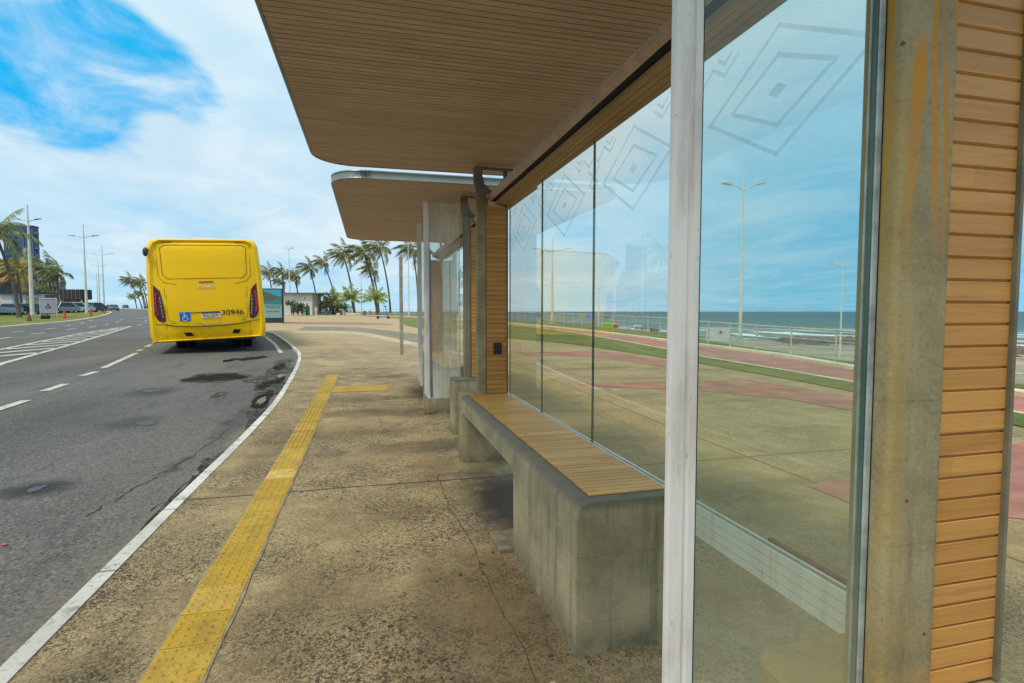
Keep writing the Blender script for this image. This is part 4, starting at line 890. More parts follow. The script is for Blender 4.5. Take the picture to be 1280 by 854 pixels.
# ------------------------------------------------------------------ lamp posts
def lamp(px, d, py_top, arm_py, span, label, base_z=None, r=.11, tilt=0, group='double-armed lamp posts'):
    x, y = at(px, d); zb = gz(y) if base_z is None else base_z; H = CAMH + (388.5 - py_top) / FPX * d - zb; A = CAMH + (388.5 - arm_py) / FPX * d - zb
    t = thing('street_lamp', label, 'street lamp', (x, y, zb), -YAW + tilt, group)
    m = MB(); m.tube([(0, 0, 0), (0, 0, H * .33), (0, 0, H * .66), (0, 0, H)], [r, r * .85, r * .6, r * .32], 8); m.build('pole', M['pole'], t, True)
    for s_ in (-1, 1):
        m = MB(); m.tube([(0, 0, A - .1), (s_ * span * .5, 0, A + .02), (s_ * span, 0, A + .10)], [r * .35, r * .3, r * .28], 6); m.build('arm', M['pole'], t, True)
        h = MB(); k_ = min(1, span); h.prism([(s_ * span * .82, A + .06), (s_ * span * 1.45, A + .08 + .06 * k_), (s_ * span * 1.45, A + .10 + .07 * k_), (s_ * span * .82, A + .08 + .07 * k_)], -.13, .13, 'y'); h.build('lamp_head', M['pole'] if px > 600 else M['dgrey'] if d < 90 else M['rail'], t)
    m = MB(); m.tube([(0, 0, 0), (0, 0, .25)], [r * 1.7, r * 1.7], 8); m.build('base_flange', M['rail'], t)
lamp(42, 61, 257, 276, 1.0, 'white double-armed lamp post beside the large palm at the left edge', None, .20)
lamp(110, 76, 281, 296, 1.45, 'tall white double-armed lamp post right of the dark billboard', None, .17)
lamp(132, 106, 307, 318, 1.55, 'second white double-armed lamp post along the road, beyond the cones', None, .16)
lamp(126.5, 136, 326, 332, 1.4, 'third, thinner double-armed lamp post along the road', None, .16)
lamp(124, 175, 340, 344, 1.5, 'fourth, faint double-armed lamp post far up the road', None, .15)
lamp(363.5, 74, 310, 311, .45, 'white lamp post with a short crosshead between poster panel and kiosk', None, .11)
lamp(452.5, 84, 326, 327, .40, 'thin white lamp post with a short crosshead behind the middle low palm', None, .07)
lamp(511.5, 62, 292, 296, .5, 'white pole rising beyond the grey sign post, left of the farther shelter', None, .08)
lamp(925, 19, 203, 235, .50, 'large white double-armed lamp post seen through the near end glass', None, .065)
lamp(1050.5, 49, 316, 331, .95, 'smaller lamp post down by the beach, right side of the near end glass', -2.95, .09)
lamp(690, 38.6, 296, 313, .95, 'double-armed lamp post seen through the back glass of the near shelter', None, .11)
lamp(748, 90, 352, 359, .9, 'thin yellowish-white lamp post on the beach seen through the back glass', -1.7, .10)
# grey totem post
x, y = at(502, 13.6); tp = MB(); tp.prism([(-.04, 0), (.04, 0), (.04, 2.48 - .1), (.025, 2.47), (0, 2.5), (-.025, 2.47), (-.04, 2.40)], -.03, .03, 'y'); 
t = thing('sign_post', 'slim grey-brown flat post with a rounded top standing on the pavement near the farther shelter', 'post', (x, y, gz(y)), R(8))
tp.build('post_shaft', plain('weathered_post', (.33, .28, .22), .6, .1, .3, 6), t, bevel=.006); bb = MB(); bb.box(-.05, .05, -.05, .05, 0, .015); bb.build('base_plate', M['rail'], t)

# ------------------------------------------------------------------ railing by the sea
def railing(line, label, sp=1.45):
    t = thing('sea_railing', label, 'railing', (0, 0, 0)); L = []; acc = 0; nxt = 0
    for a, b in zip(line, line[1:]):
        d = (Vector(b) - Vector(a)).length
        while nxt <= acc + d: u = (nxt - acc) / d; L.append((lerp(a[0], b[0], u), lerp(a[1], b[1], u))); nxt += sp
        acc += d
    for i, h in enumerate((.74, .50, .27)):
        m = MB(); m.tube([(x, y, gz(y) + h) for x, y in L], .022 if i == 0 else .011, 6); m.build('top_rail' if i == 0 else 'mid_rail', M['rail'], t, True)
    for (x, y) in L:
        p = MB(); p.box(x - .017, x + .017, y - .012, y + .012, gz(y) - .05, gz(y) + .73); p.build('post', M['rail'], t)
railing([p for p in offset_line(coast, -.12) if 1 < p[1] < 84], 'long galvanised railing of three bars along the sea edge of the cycle path')

# ------------------------------------------------------------------ beach, rocks, sea
prof = [(.55, -.0), (.7, -.45), (3, -.9), (14, -2.9), (45, -4.6), (80, -5.4), (110, -6.4), (140, -8)]
bc = [p for p in coast if p[1] > -21]; bm_ = MB(); rows = [offset_line(bc, o_) for o_, _ in prof]
vs = []
for (o_, z_), rw in zip(prof, rows):
    for (x, y), (cx, cy) in zip(rw, bc): vs.append((x, y, (gz(cy) if z_ > -3 else gz(cy) * .3) + z_))
nn = len(bc); bm_.add(vs, [(j * nn + i, j * nn + i + 1, (j + 1) * nn + i + 1, (j + 1) * nn + i) for j in range(len(prof) - 1) for i in range(nn - 1)])
tag(bm_.build('beach', M['sand']), kind='structure')
# reef rocks along the surf
from mathutils import noise as mnoise
def reef(px0, px1, d0, d1, seed, label):
    m = MB(); nx, ny = 70, 26; vs = []
    for j in range(ny):
        for i in range(nx):
            u, v = i / (nx - 1), j / (ny - 1); x, y = at(lerp(px0, px1, u), lerp(d0, d1, v)); e = min(1, 6 * min(u, 1 - u)) * min(1, 4 * min(v, 1 - v))
            h = mnoise.fractal(Vector((x * .16 + seed, y * .16, 0)), .9, 2.1, 5); vs.append((x, y, -6.2 + e * (1.05 + 1.15 * h)))
    m.add(vs, [(j * nx + i, j * nx + i + 1, (j + 1) * nx + i + 1, (j + 1) * nx + i) for j in range(ny - 1) for i in range(nx - 1)])
    tag(m.build('reef', M['rock']), label, 'rocks', None, 'structure')
reef(940, 1240, 92, 150, 1.3, 'low brown reef'); reef(1100, 1500, 60, 100, 4.1, 'reef')
sea = MB(); sea.add([(-30000, -3000, -5.9), (40000, -3000, -5.9), (40000, 40000, -5.9), (-30000, 40000, -5.9)], [(0, 1, 2, 3)])
tag(sea.build('sea', M['sea']), kind='structure')

# small booths and a sign on the beach
def on_beach(px, d, zoff=0):
    x, y = at(px, d); best = min(range(len(bc)), key=lambda i: (bc[i][0] - x) ** 2 + (bc[i][1] - y) ** 2); q = Vector((x - bc[best][0], y - bc[best][1])).length
    z = next((lerp(a[1], b[1], (q - a[0]) / (b[0] - a[0])) for a, b in zip(prof, prof[1:]) if a[0] <= q <= b[0]), -3); return (x, y, gz(bc[best][1]) * .5 + z + zoff)
def booth(px, d, py_top, w, dep, mat, label, roofmat, band_=None):
    x, y, z = on_beach(px, d); H = CAMH + (388.5 - py_top) / FPX * d - z; t = thing('beach_kiosk', label, 'kiosk', (x, y, z), -YAW)
    m = MB(); m.box(-w / 2, w / 2, -dep / 2, dep / 2, 0, H * .94); m.build('wall', mat, t); r_ = MB(); r_.prism([(-w / 2 - .12, H * .94), (w / 2 + .12, H * .94), (w / 2, H), (-w / 2, H)], -dep / 2 - .12, dep / 2 + .12, 'y'); r_.build('roof', roofmat, t)
    if band_: b_ = MB(); b_.box(-w * .28, w * .28, -dep / 2 - .02, -dep / 2 - .002, H * .45, H * .8); b_.build('hatch', band_, t)
booth(759, 62, 402.5, .85, 1.0, M['lime'], 'lime green kiosk on the beach behind the railing, seen through the back glass', M['lime'], M['white'])
booth(769.5, 62, 403, .5, .8, M['redp'], 'narrow red and yellow kiosk right of the lime green one', M['orange'], M['yel'])
booth(797, 55, 405.5, .55, .8, M['wallw'], 'small white kiosk with a dark hatch right of the red one', M['wallw'], M['dgrey'])
booth(806, 55, 406, .75, .8, plain('beige_panel', (.48, .45, .38), .8), 'beige box kiosk beside the small white kiosk', M['slab'])
booth(818, 55, 407.5, .65, .8, plain('teal_panel', (.20, .32, .30), .7), 'grey-teal box kiosk rightmost of the beach row', M['slab'], M['navy'])
x, y, z = on_beach(898, 45); t = thing('beach_banner', 'white banner with a red starburst beyond the railing, right of the near white post', 'banner', (x, y, z), -YAW)
Hb = CAMH - (409 - 388.5) / FPX * 45 - z; m = MB(); m.box(-1.0, .95, 0, .04, Hb - 1.05, Hb); bo_ = m.build('banner_sheet', plain('white_banner', (.60, .60, .57), .7), t)
m = MB()
for k_ in range(9):
    a = k_ * .7; m.prism([(.15 + .08 * math.cos(a), Hb - .35 + .08 * math.sin(a)), (.15 + (.36 if k_ % 2 else .25) * math.cos(a + .2), Hb - .35 + (.36 if k_ % 2 else .25) * math.sin(a + .2)), (.15 + .08 * math.cos(a + .45), Hb - .35 + .08 * math.sin(a + .45))], -.012, -.002, 'y')
m.build('red_mark', M['redp'], bo_); m = MB(); m.prism([(.20 + .08 * math.cos(a * .7), Hb - .35 + .08 * math.sin(a * .7)) for a in range(9)], -.02, -.013, 'y'); m.build('dark_dot', M['black'], bo_)
for s_ in (-.95, .9):
    m = MB(); m.tube([(s_, .06, 0), (s_, .06, Hb)], .03, 6); m.build('post', M['rail'], t)
for i in range(6):
    x, y, z = on_beach(911 + i * 3.1, 44); m = MB(); m.tube([(0, 0, 0), (0, 0, 1.25 + .15 * math.sin(i * 2.1))], .055, 6); o = m.build('timber_stake', M['rail']); o.location = (x, y, z)
    tag(o, 'grey timber stake in the short row beside the beach banner', 'stake', 'timber stakes beside the beach banner')

# ------------------------------------------------------------------ street poster panel, kiosk, scooter, seats
x, y = at(342.5, 39); t = thing('poster_display', 'dark-framed freestanding poster display with a teal beach picture, right of the bus', 'poster display', (x, y, gz(y)), R(-4))
m = MB(); m.prism([(-.70, 0), (.70, 0), (.70, 2.42), (-.70, 2.42)], -.09, .09, 'y'); m.build('frame', M['dgrey'], t, bevel=.02)
m = MB(); m.box(-.22, .16, -.05, .05, 2.42, 2.47); m.build('top_cap', M['white'], t)
n = N('poster_picture'); xx, yy_, zz_ = n.xyz()
c = n.mix(n.step(zz_, 1.0, 2.3), (.14, .36, .38), (.04, .33, .50)); c = n.mix(n.step(n.math('ADD', n.math('ADD', zz_, n.mul(xx, .35)), n.mul(n.math('SUBTRACT', n.noise(6, 4), .5), .25)), 2.02, 2.0), c, (.10, .12, .09)); c = n.mix(n.step(n.math('ADD', n.math('SUBTRACT', zz_, n.mul(xx, .35)), n.mul(n.math('SUBTRACT', n.noise(5, 4), .5), .2)), 1.62, 1.58), c, (.05, .20, .22)); c = n.mix(n.math('LESS_THAN', zz_, 1.30), c, (.20, .40, .40))
pm = n.done(c, .25)
m = MB(); m.box(-.585, .585, -.102, -.0905, .36, 2.34); po = m.build('poster', pm, t)
for (x0, x1, z0, z1, mt) in ((-.50, .5, 1.14, 1.165, 'black'), (-.47, .47, 1.04, 1.075, 'black'), (-.42, .40, .76, .86, 'redp'), (-.55, .56, 1.24, 1.26, 'black')):
    m = MB(); m.box(x0, x1, -.108, -.1025, z0, z1); m.build('text_bar', M[mt] if mt != 'black' else plain('poster_text', (.03, .10, .12), .5), po)
text('poster_words', 'DE LUNES A VIERNES'[:0] or '', .08, M['white'], po, Matrix.Identity(4)) if False else None

x, y = at(377, 72); t = thing('kiosk', 'low white kiosk with a flat overhanging grey roof beside the palms', 'kiosk', (x, y, gz(y)), -YAW + .05)
H = CAMH + (388.5 - 366) / FPX * 72 - gz(y)
m = MB(); m.box(-3.4, 1.45, 0, 4, 0, H - .08); wl_ = m.build('wall', M['wallw'], t)
m = MB(); m.box(-3.6, 2.95, -.5, 4.4, H, H + .10); m.prism([(-3.6, H - .078), (1.5, H - .078), (2.9, H - .002), (-3.6, H - .002)], -.45, 4.3, 'y'); m.build('roof', M['slab'], t)
m = MB(); m.box(.45, .62, -.01, .05, H - .75, H - .60); m.build('vent', M['black'], wl_); m = MB(); m.box(-3.39, 1.44, -.015, -.002, H - .92, H - .89); m.build('band_course', M['slab'], wl_)
for px in (-2.9,):
    m = MB(); m.box(px, px + .8, -.012, -.002, 0, 1.6); m.build('shutter', M['rail'], wl_)
x, y = at(396, 72); m = MB(); m.tube([(0, 0, 0), (0, 0, 1.0)], .16, 8); o = m.build('litter_bin', M['cream'], None, True); o.location = (x, y, gz(y)); tag(o, 'pale cylindrical bin at the right corner of the white kiosk', 'bin')
x, y = at(409, 80); t = thing('thatched_shelter', 'low brown shelter with a sloping roof between the kiosk and the low palms', 'shelter', (x, y, gz(y)), -YAW)
m = MB(); m.prism([(-2.6, .95), (-1.5, 1.7), (1.8, 1.15), (2.4, .85)], -1, 1, 'y'); m.build('roof', M['brick'], t)
for s_ in (-1.8, 0, 1.7): m = MB(); m.box(s_ - .06, s_ + .06, -.06, .06, 0, 1.0); m.build('post', M['trunk'], t)

x, y = at(481, 52); t = thing('kick_scooter', 'blue electric kick scooter parked upright on the esplanade by the palms', 'scooter', (x, y, gz(y)), -YAW + R(4))
m = MB(); m.box(-.62, .14, -.08, .08, .13, .19); m.build('deck', M['blue'], t, bevel=.02)
m = MB(); m.tube([(.32, 0, .12), (.22, 0, .45), (.08, 0, 1.18)], [.05, .045, .035], 8); m.build('stem', M['blue'], t, True)
m = MB(); m.tube([(.10, -.25, 1.17), (.08, 0, 1.2), (.10, .25, 1.17)], .028, 6); m.box(-.12, .24, -.04, .04, 1.15, 1.22); m.build('handlebar', M['black'], t)
m = MB(); m.tube([(-.7, 0, .20), (-.5, 0, .26), (-.42, 0, .20)], .03, 6); m.tube([(.14, 0, .16), (.28, 0, .25)], .04, 6); m.build('fender', M['blue'], t)
for wx in (-.62, .35):
    m = MB(); m.prism([(wx + .13 * math.cos(a * math.pi / 8), .13 + .13 * math.sin(a * math.pi / 8)) for a in range(16)], -.035, .035, 'y'); m.build('wheel', M['rub'], t, bevel=.01)
for i, (px, d, lb) in enumerate(((409, 70, 'small dark stump seat left of the leftmost low palm'), (427, 72, 'stump seat between the leftmost and the middle low palm'), (430.5, 69, 'pale stump seat just right of its darker neighbour'), (456, 71, 'brown stump seat between the middle and rightmost low palms'), (463, 71, 'lighter stump seat left of the rightmost low palm'))):
    x, y = at(px, d); m = MB(); m.tube([(0, 0, 0), (0, 0, .2), (0, 0, .55)], [.2, .17, .2], 9); o = m.build('stump_seat', plain('stump%d' % i, ((.16, .09, .05), (.12, .08, .05), (.42, .33, .2), (.20, .10, .06), (.34, .22, .14))[i], .9), None, True); o.location = (x, y, gz(y)); tag(o, lb, 'seat', 'stump seats among the low palms')
for px, d, lb in ((437, 73, 'low cream masonry kerb bed around the middle low palm'), (481, 75, 'long low cream ledge at the foot of the railing right of the palms')):
    x, y = at(px, d); m = MB(); m.box(-1.6, 1.6, -.3, .3, 0, .22); m.box(-1.45, 1.45, -.2, .2, .221, .28); o = m.build('planter_ledge', M['cream'], bevel=.03); o.location = (x, y, gz(y)); o.rotation_euler = (0, 0, -YAW); tag(o, lb, 'ledge')
# orange vendor cart between bus and poster
x, y = at(337, 46); t = thing('vendor_cart', 'orange vendor cart just showing between the bus and the poster panel', 'cart', (x, y, gz(y)), -YAW)
m = MB(); m.box(-.35, .3, -.3, .3, .25, 1.05); m.build('box', M['orange'], t, bevel=.03); m = MB(); m.box(-.4, .35, -.35, .35, 1.051, 1.1); m.build('lid', M['white'], t)
for s_ in (-.3, .25): m = MB(); m.prism([(s_ + .14 * math.cos(a * .785), .14 + .14 * math.sin(a * .785)) for a in range(8)], -.34, -.30, 'y'); m.build('wheel', M['rub'], t)

# ------------------------------------------------------------------ people (far away, about a dozen pixels tall)
def person(px, d, label, joints, edges, cloth, pants, rz=0):
    x, y = at(px, d); t = thing('person', label, 'person', (x, y, gz(y)), rz)
    names = list(joints); me = bpy.data.meshes.new('body'); me.from_pydata([joints[k_][0] for k_ in names], [(names.index(a), names.index(b)) for a, b in edges], [])
    o = bpy.data.objects.new('body', me); col.objects.link(o); o.parent = t
    sk = o.modifiers.new('skin', 'SKIN'); ss = o.modifiers.new('sub', 'SUBSURF'); ss.levels = 2; ss.render_levels = 2
    for i, k_ in enumerate(names): me.skin_vertices[0].data[i].radius = (joints[k_][1],) * 2; me.skin_vertices[0].data[i].use_root = (i == 0)
    n = N('clothed_body'); z_ = n.xyz()[2]; n_z = joints['hip'][0][2]
    c = n.mix(n.step(z_, n_z + .0, n_z + .06), pants, cloth); c = n.mix(n.step(z_, joints['neck'][0][2] - .02, joints['neck'][0][2] + .03), c, (.22, .12, .075)); me.materials.append(n.done(c, .8))
    h = joints['head'][0]; hb = MB(); hb.blob((h[0], h[1] + .02, h[2] + .05), .095, .105, .10, 10, 7); hb.build('hair', M['hair'], t, True)
E_ = [('hip', 'chest'), ('chest', 'neck'), ('neck', 'head'), ('chest', 'shl'), ('shl', 'ell'), ('ell', 'hal'), ('chest', 'shr'), ('shr', 'elr'), ('elr', 'har'), ('hip', 'thl'), ('thl', 'knl'), ('knl', 'anl'), ('anl', 'tol'), ('hip', 'thr'), ('thr', 'knr'), ('knr', 'anr'), ('anr', 'tor')]
sit = {'hip': ((0, .15, .48), .15), 'chest': ((.0, .05, .86), .15), 'neck': ((0, 0, 1.03), .055), 'head': ((0, -.03, 1.20), .09), 'shl': ((-.2, .02, .95), .06), 'ell': ((-.3, -.08, .72), .045), 'hal': ((-.2, -.3, .62), .035), 'shr': ((.2, .02, .95), .06), 'elr': ((.3, -.08, .72), .045), 'har': ((.2, -.3, .62), .035),
       'thl': ((-.12, .1, .47), .1), 'knl': ((-.22, -.32, .5), .07), 'anl': ((-.24, -.3, .09), .045), 'tol': ((-.25, -.45, .04), .04), 'thr': ((.12, .1, .47), .1), 'knr': ((.22, -.32, .5), .07), 'anr': ((.24, -.3, .09), .045), 'tor': ((.25, -.45, .04), .04)}
std = {'hip': ((0, 0, .92), .14), 'chest': ((0, 0, 1.28), .15), 'neck': ((0, 0, 1.48), .055), 'head': ((0, -.02, 1.63), .09), 'shl': ((-.2, 0, 1.40), .06), 'ell': ((-.27, .02, 1.12), .045), 'hal': ((-.26, -.08, .86), .035), 'shr': ((.2, 0, 1.40), .06), 'elr': ((.27, .02, 1.12), .045), 'har': ((.26, -.08, .86), .035),
       'thl': ((-.1, 0, .84), .1), 'knl': ((-.12, -.04, .48), .07), 'anl': ((-.12, .02, .09), .045), 'tol': ((-.13, -.13, .04), .04), 'thr': ((.1, 0, .84), .1), 'knr': ((.12, -.03, .48), .07), 'anr': ((.13, .04, .09), .045), 'tor': ((.14, -.11, .04), .04)}
sc_ = lambda J, f: {k_: (tuple(v * f for v in p), r_ * f) for k_, (p, r_) in J.items()}
person(385, 69, 'person in loose green clothes sitting in front of the white kiosk', sc_(sit, 1.15), E_, (.02, .22, .15), (.02, .18, .12), -.3)
person(366.3, 70, 'person in dark trousers standing beside the lamp post and the shrubs', std, E_, (.04, .06, .10), (.015, .02, .03), .4)
x, y = at(385, 69); m = MB(); m.box(-.25, .25, -.05, .35, 0, .42); m.box(-.25, .25, .30, .35, .421, .85); o = m.build('low_chair', M['green'], bevel=.02); o.location = (x, y + .02, gz(y)); tag(o, 'green low chair under the person sitting by the kiosk', 'chair')

# ------------------------------------------------------------------ cones, cars, buildings on the town side
def cone(px, d, label, h=.75, mat=None):
    x, y = at(px, d); t = thing('traffic_cone', label, 'traffic cone', (x, y, gz(y) - .06), .3, 'cones along the island kerb'); m = MB(); m.tube([(0, 0, .03), (0, 0, h * .35), (0, 0, h * .36), (0, 0, h)], [.19, .135, .133, .035], 10); m.build('cone_body', mat or M['cone'], t, True); b = MB(); b.box(-.24, .24, -.24, .24, 0, .035); b.build('base', mat or M['cone'], t)
cone(82, 48, 'orange-red traffic cone on the road by the island kerb, middle of the three near ones', .85); cone(115, 59, 'orange-red traffic cone beside the kerb below the tall lamp post', .85); cone(132, 75, 'small far traffic cone where the island kerb bends', .7)
cone(37.5, 40.5, 'brown faded traffic cone by the island kerb, nearest of the cones', .72, plain('faded_cone', (.20, .085, .05), .8))
for px, d in ((56, 47.5), (60.5, 47.5)):
    x, y = at(px, d); m = MB(); m.tube([(-.16, 0, .16), (.16, 0, .16)], [.17, .17], 10); m.tube([(-.18, 0, .16), (.18, 0, .16)], [.06, .06], 8); o = m.build('dark_drum', M['rub'], None, True); o.location = (x, y, gz(y) + .03); tag(o, 'small dark drum lying on the grass below the poster board', 'drum', 'dark drums on the island grass')
def car(px, d, paint, label, rz, suv=0, pz=-.03):
    x, y = at(px, d); t = thing('parked_car', label, 'car', (x, y, gz(y) + pz), rz, 'cars parked beyond the grass island'); W_ = .86
    h = 1.45 + .25 * suv
    side = [(-2.1, .35), (-2.12, .72), (-1.95, .86), (-1.2, .95), (-.72, h - .06), (-.45, h), (.75, h), (1.15, h - .08), (1.75 if not suv else 1.9, .98), (2.08, .9), (2.12, .4), (1.7, .28), (-1.7, .28)]
    m = MB(); n = len(side); vs = []
    for s_, ins in ((-1, 0), (1, 0)):
        for (a, z) in side: vs.append((a, s_ * (W_ - (.16 if z > 1.2 else 0)), z))
    m.add(vs, [tuple(range(n)), tuple(range(2 * n - 1, n - 1, -1))] + [(i, (i + 1) % n, n + (i + 1) % n, n + i) for i in range(n)]); m.build('body', paint, t, bevel=.05)
    g = MB()
    for s_ in (-1, 1):
        g.add([(-1.05, s_ * (W_ + .005), 1.0), (1.35, s_ * (W_ + .005), 1.0), (.95, s_ * (W_ - .13), h - .1), (-.62, s_ * (W_ - .13), h - .1)], [(0, 1, 2, 3)])
    g.add([(-1.22, -W_ + .1, .97), (-1.22, W_ - .1, .97), (-.76, W_ - .22, h - .08), (-.76, -W_ + .22, h - .08)], [(0, 1, 2, 3)]); g.add([(1.78 + .1 * suv, -W_ + .12, 1.0), (1.78 + .1 * suv, W_ - .12, 1.0), (1.22, W_ - .22, h - .09), (1.22, -W_ + .22, h - .09)], [(0, 1, 2, 3)]); g.build('windows', M['carglass'], t)
    for wx in (-1.3, 1.3):
        for s_ in (-1, 1): w = MB(); w.prism([(wx + .31 * math.cos(a * math.pi / 8), .31 + .31 * math.sin(a * math.pi / 8)) for a in range(16)], s_ * (W_ - .08) - .1, s_ * (W_ - .08) + .1, 'y'); wo = w.build('wheel', M['rub'], t); w = MB(); w.prism([(wx + .18 * math.cos(a * math.pi / 5), .31 + .18 * math.sin(a * math.pi / 5)) for a in range(10)], s_ * (W_ + .025), s_ * (W_ + .03), 'y'); w.build('rim', M['rail'], wo)
    for s_ in (-1, 1): l = MB(); l.box(-2.135, -2.11, s_ * .62 - .17, s_ * .62 + .17, .62, .76); l.build('headlight', M['white'], t); l = MB(); l.box(2.10, 2.14, s_ * .66 - .12, s_ * .66 + .12, .7, .85); l.build('tail_light', M['redp'], t)
def cp(name, c): return plain(name, c, .3, .3, .05, 1)
car(3, 66, cp('car_silver', (.35, .36, .38)), 'silver hatchback at the left edge, nose towards the road', R(75)); car(12, 68, cp('car_dark', (.03, .035, .04)), 'dark grey sedan at the far left behind the large palm', R(60)); car(33, 71, cp('car_steel', (.10, .13, .15)), 'steel-grey car right of the big palm trunk, behind the lamp post', R(62)); car(47, 75, cp('car_black', (.02, .02, .025)), 'black car just left of the roadside poster board', R(65))
car(80, 85, cp('car_grey', (.30, .31, .30)), 'light grey pickup-like car just right of the poster board', R(60), 1); car(93, 88, cp('car_white', (.62, .62, .60)), 'white van-like car under the dark billboard', R(58), 1); car(101, 92, cp('car_pale', (.50, .52, .54)), 'pale car just left of the tall lamp post', R(60)); car(118.5, 96, cp('car_navy', (.06, .08, .10)), 'dark car seen just right of the tall lamp post', R(70), 1)
car(143.5, 128, cp('car_road', (.16, .18, .18)), 'grey sedan driving away up the road left of the bus', R(118), 0, -.1); car(138.5, 165, cp('car_far', (.08, .09, .1)), 'small dark car ahead of the grey sedan up the road', R(115), 0, -.1)
x, y = at(158.5, 190); 
car(158.5, 215, cp('car_blue', (.04, .10, .30)), 'tiny blue car at the crest of the road', R(118), 0, -.1)

def building(name, label, px, d, w, dep, py_top, mat, rz=0, zb=None):
    x, y = at(px, d); zb = gz(y) if zb is None else zb; H = CAMH + (388.5 - py_top) / FPX * d - zb
    t = thing(name, label, 'building', (x, y, zb - .1), rz); m = MB(); m.box(-w / 2, w / 2, 0, dep, 0, H); wo = m.build('wall', mat, t); return t, wo, H
# blue tower
t, wo, H = building('apartment_tower', 'dark blue apartment tower behind the large palm at the left', 29, 270, 13.0, 4, 284, mat_facade('tower_wall', (.055, .12, .21), (.03, .05, .09), 5.2, 3.0, 'x', .0), -YAW + R(8))
for k_ in range(12):
    for xx_ in (-4.6, -1.2, 4.2):
        m = MB(); m.box(xx_ - .75, xx_ + .75, -.06, -.01, 3 + k_ * 3.1, 4.3 + k_ * 3.1); wdo = m.build('window', M['carglass'], wo)
m = MB(); m.box(2.2, 2.5, -.3, -.01, 0, H - .5); m.box(6.2, 6.5, -.35, -.01, 0, H - 2); m.build('fin', plain('pale_blue_fin', (.12, .2, .3), .8), t)
m = MB(); m.box(-6.5, 6.5, -.3, 4.3, H, H + .9); m.build('parapet', plain('tower_parapet', (.04, .08, .15), .8), t)
for k_ in range(10): m = MB(); m.box(6.52, 7.3, 0, 3, 4 + k_ * 3.6, 4.2 + k_ * 3.6); m.box(7.2, 7.3, 0, 3, 4.2 + k_ * 3.6, 5.1 + k_ * 3.6); m.build('balcony', M['slab'], t)
m = MB(); m.box(2.9, 5.3, -.09, -.02, H - 5.2, H - 3.6); m.build('sign_panel', plain('tower_sign', (.16, .24, .33), .6), t)
# yellow ochre building with tiled awning and shop fronts
t, wo, H = building('ochre_building', 'mustard yellow building with a tiled awning at the left edge', -12, 110, 13, 3, 324, M['ochre'], -YAW + R(5))
m = MB(); m.prism([(-1.9, 5.9), (.1, 6.8), (.1, 6.5), (-1.9, 5.6)], -9, 5.2, 'x'); m.build('tiled_awning', M['tile'], t)
m = MB(); m.box(-7, 6.2, -.15, -.01, 3.4, 5.6); m.build('upper_glazing', M['carglass'], t); m = MB(); m.box(-9, 5.6, -2.0, -.2, 2.95, 3.2); m.build('canopy', M['tile'], t)
m = MB(); m.box(-9, 5.6, -1.6, -.2, 1.9, 2.94); m.build('shop_sign', M['wallw'], t); m = MB(); m.box(-2.2, -.2, -1.65, -1.61, 2.2, 2.6); m.build('sign_lettering', M['dgrey'], t)
t, wo, H = building('low_shop', 'low white shop wall behind the cars with a pale blue door panel', 29, 100, 7.5, 4, 366, M['wallw'], -YAW)
m = MB(); m.box(-1.6, -.2, -.05, -.01, 1.2, 3.0); m.build('door', plain('pale_blue_panel', (.25, .42, .52), .6), wo); m = MB(); m.box(-3.8, 3.8, -.6, 4.1, H, H + .3); m.build('roof', M['dgrey'], t)
m = MB(); m.box(.8, 3.4, -.05, -.01, .2, 2.6); m.build('shutter', M['slab'], wo)
# lattice-faced block that drops in height away from the tower
x, y = at(52, 150); t = thing('lattice_block', 'long pale block with a lattice facade and sloping roofline behind the poster board', 'building', (x, y, gz(y)), -YAW)
H1 = CAMH + (388.5 - 333) / FPX * 150 - gz(y); H2 = CAMH + (388.5 - 352) / FPX * 150 - gz(y)
m = MB(); m.prism([(-4.2, 0), (4.8, 0), (4.8, H2), (-4.2, H1)], 0, 3, 'y'); wo = m.build('wall', plain('lattice_wall', (.24, .22, .20), .85, 0, .2, .5), t)
for i in range(9):
    for j in range(6):
        xx_ = -3.9 + i * .98; zt = lerp(H1, H2, (xx_ + 4.2) / 9.0); z0 = 1.5 + j * 1.75
        if z0 + 1.3 < zt: m = MB(); m.prism([(xx_, z0), (xx_ + .5, z0 + .25), (xx_ + .62, z0 + 1.25), (xx_ + .12, z0 + 1.0)], -.25, -.02, 'y'); m.build('window', M['dgrey'] if (i + j) % 3 else M['carglass'], wo)
# dark billboard on a brick base
x, y = at(90, 115); t = thing('billboard_building', 'black boxy billboard-like upper storey on a small brown brick base', 'building', (x, y, gz(y)), -YAW)
z1 = CAMH + (388.5 - 361) / FPX * 115 - gz(y); z0 = CAMH + (388.5 - 373.5) / FPX * 115 - gz(y)
m = MB(); m.box(-2.3, 2.3, 0, 3, z0, z1); m.build('dark_panel', plain('billboard_back', (.03, .035, .04), .7), t)
for k_ in range(6): m = MB(); m.box(-2.2 + k_ * .85, -2.14 + k_ * .85, -.06, -.005, z0, z1); m.build('rib', M['slab'], t)
m = MB(); m.box(-1.7, 1.55, .4, 2.8, 0, z0 - .01); m.build('base', M['brick'], t)
for k_ in (-2.2, 2.0): m = MB(); m.box(k_, k_ + .2, .2, .4, 0, z0 - .01); m.build('leg', M['cream'], t)
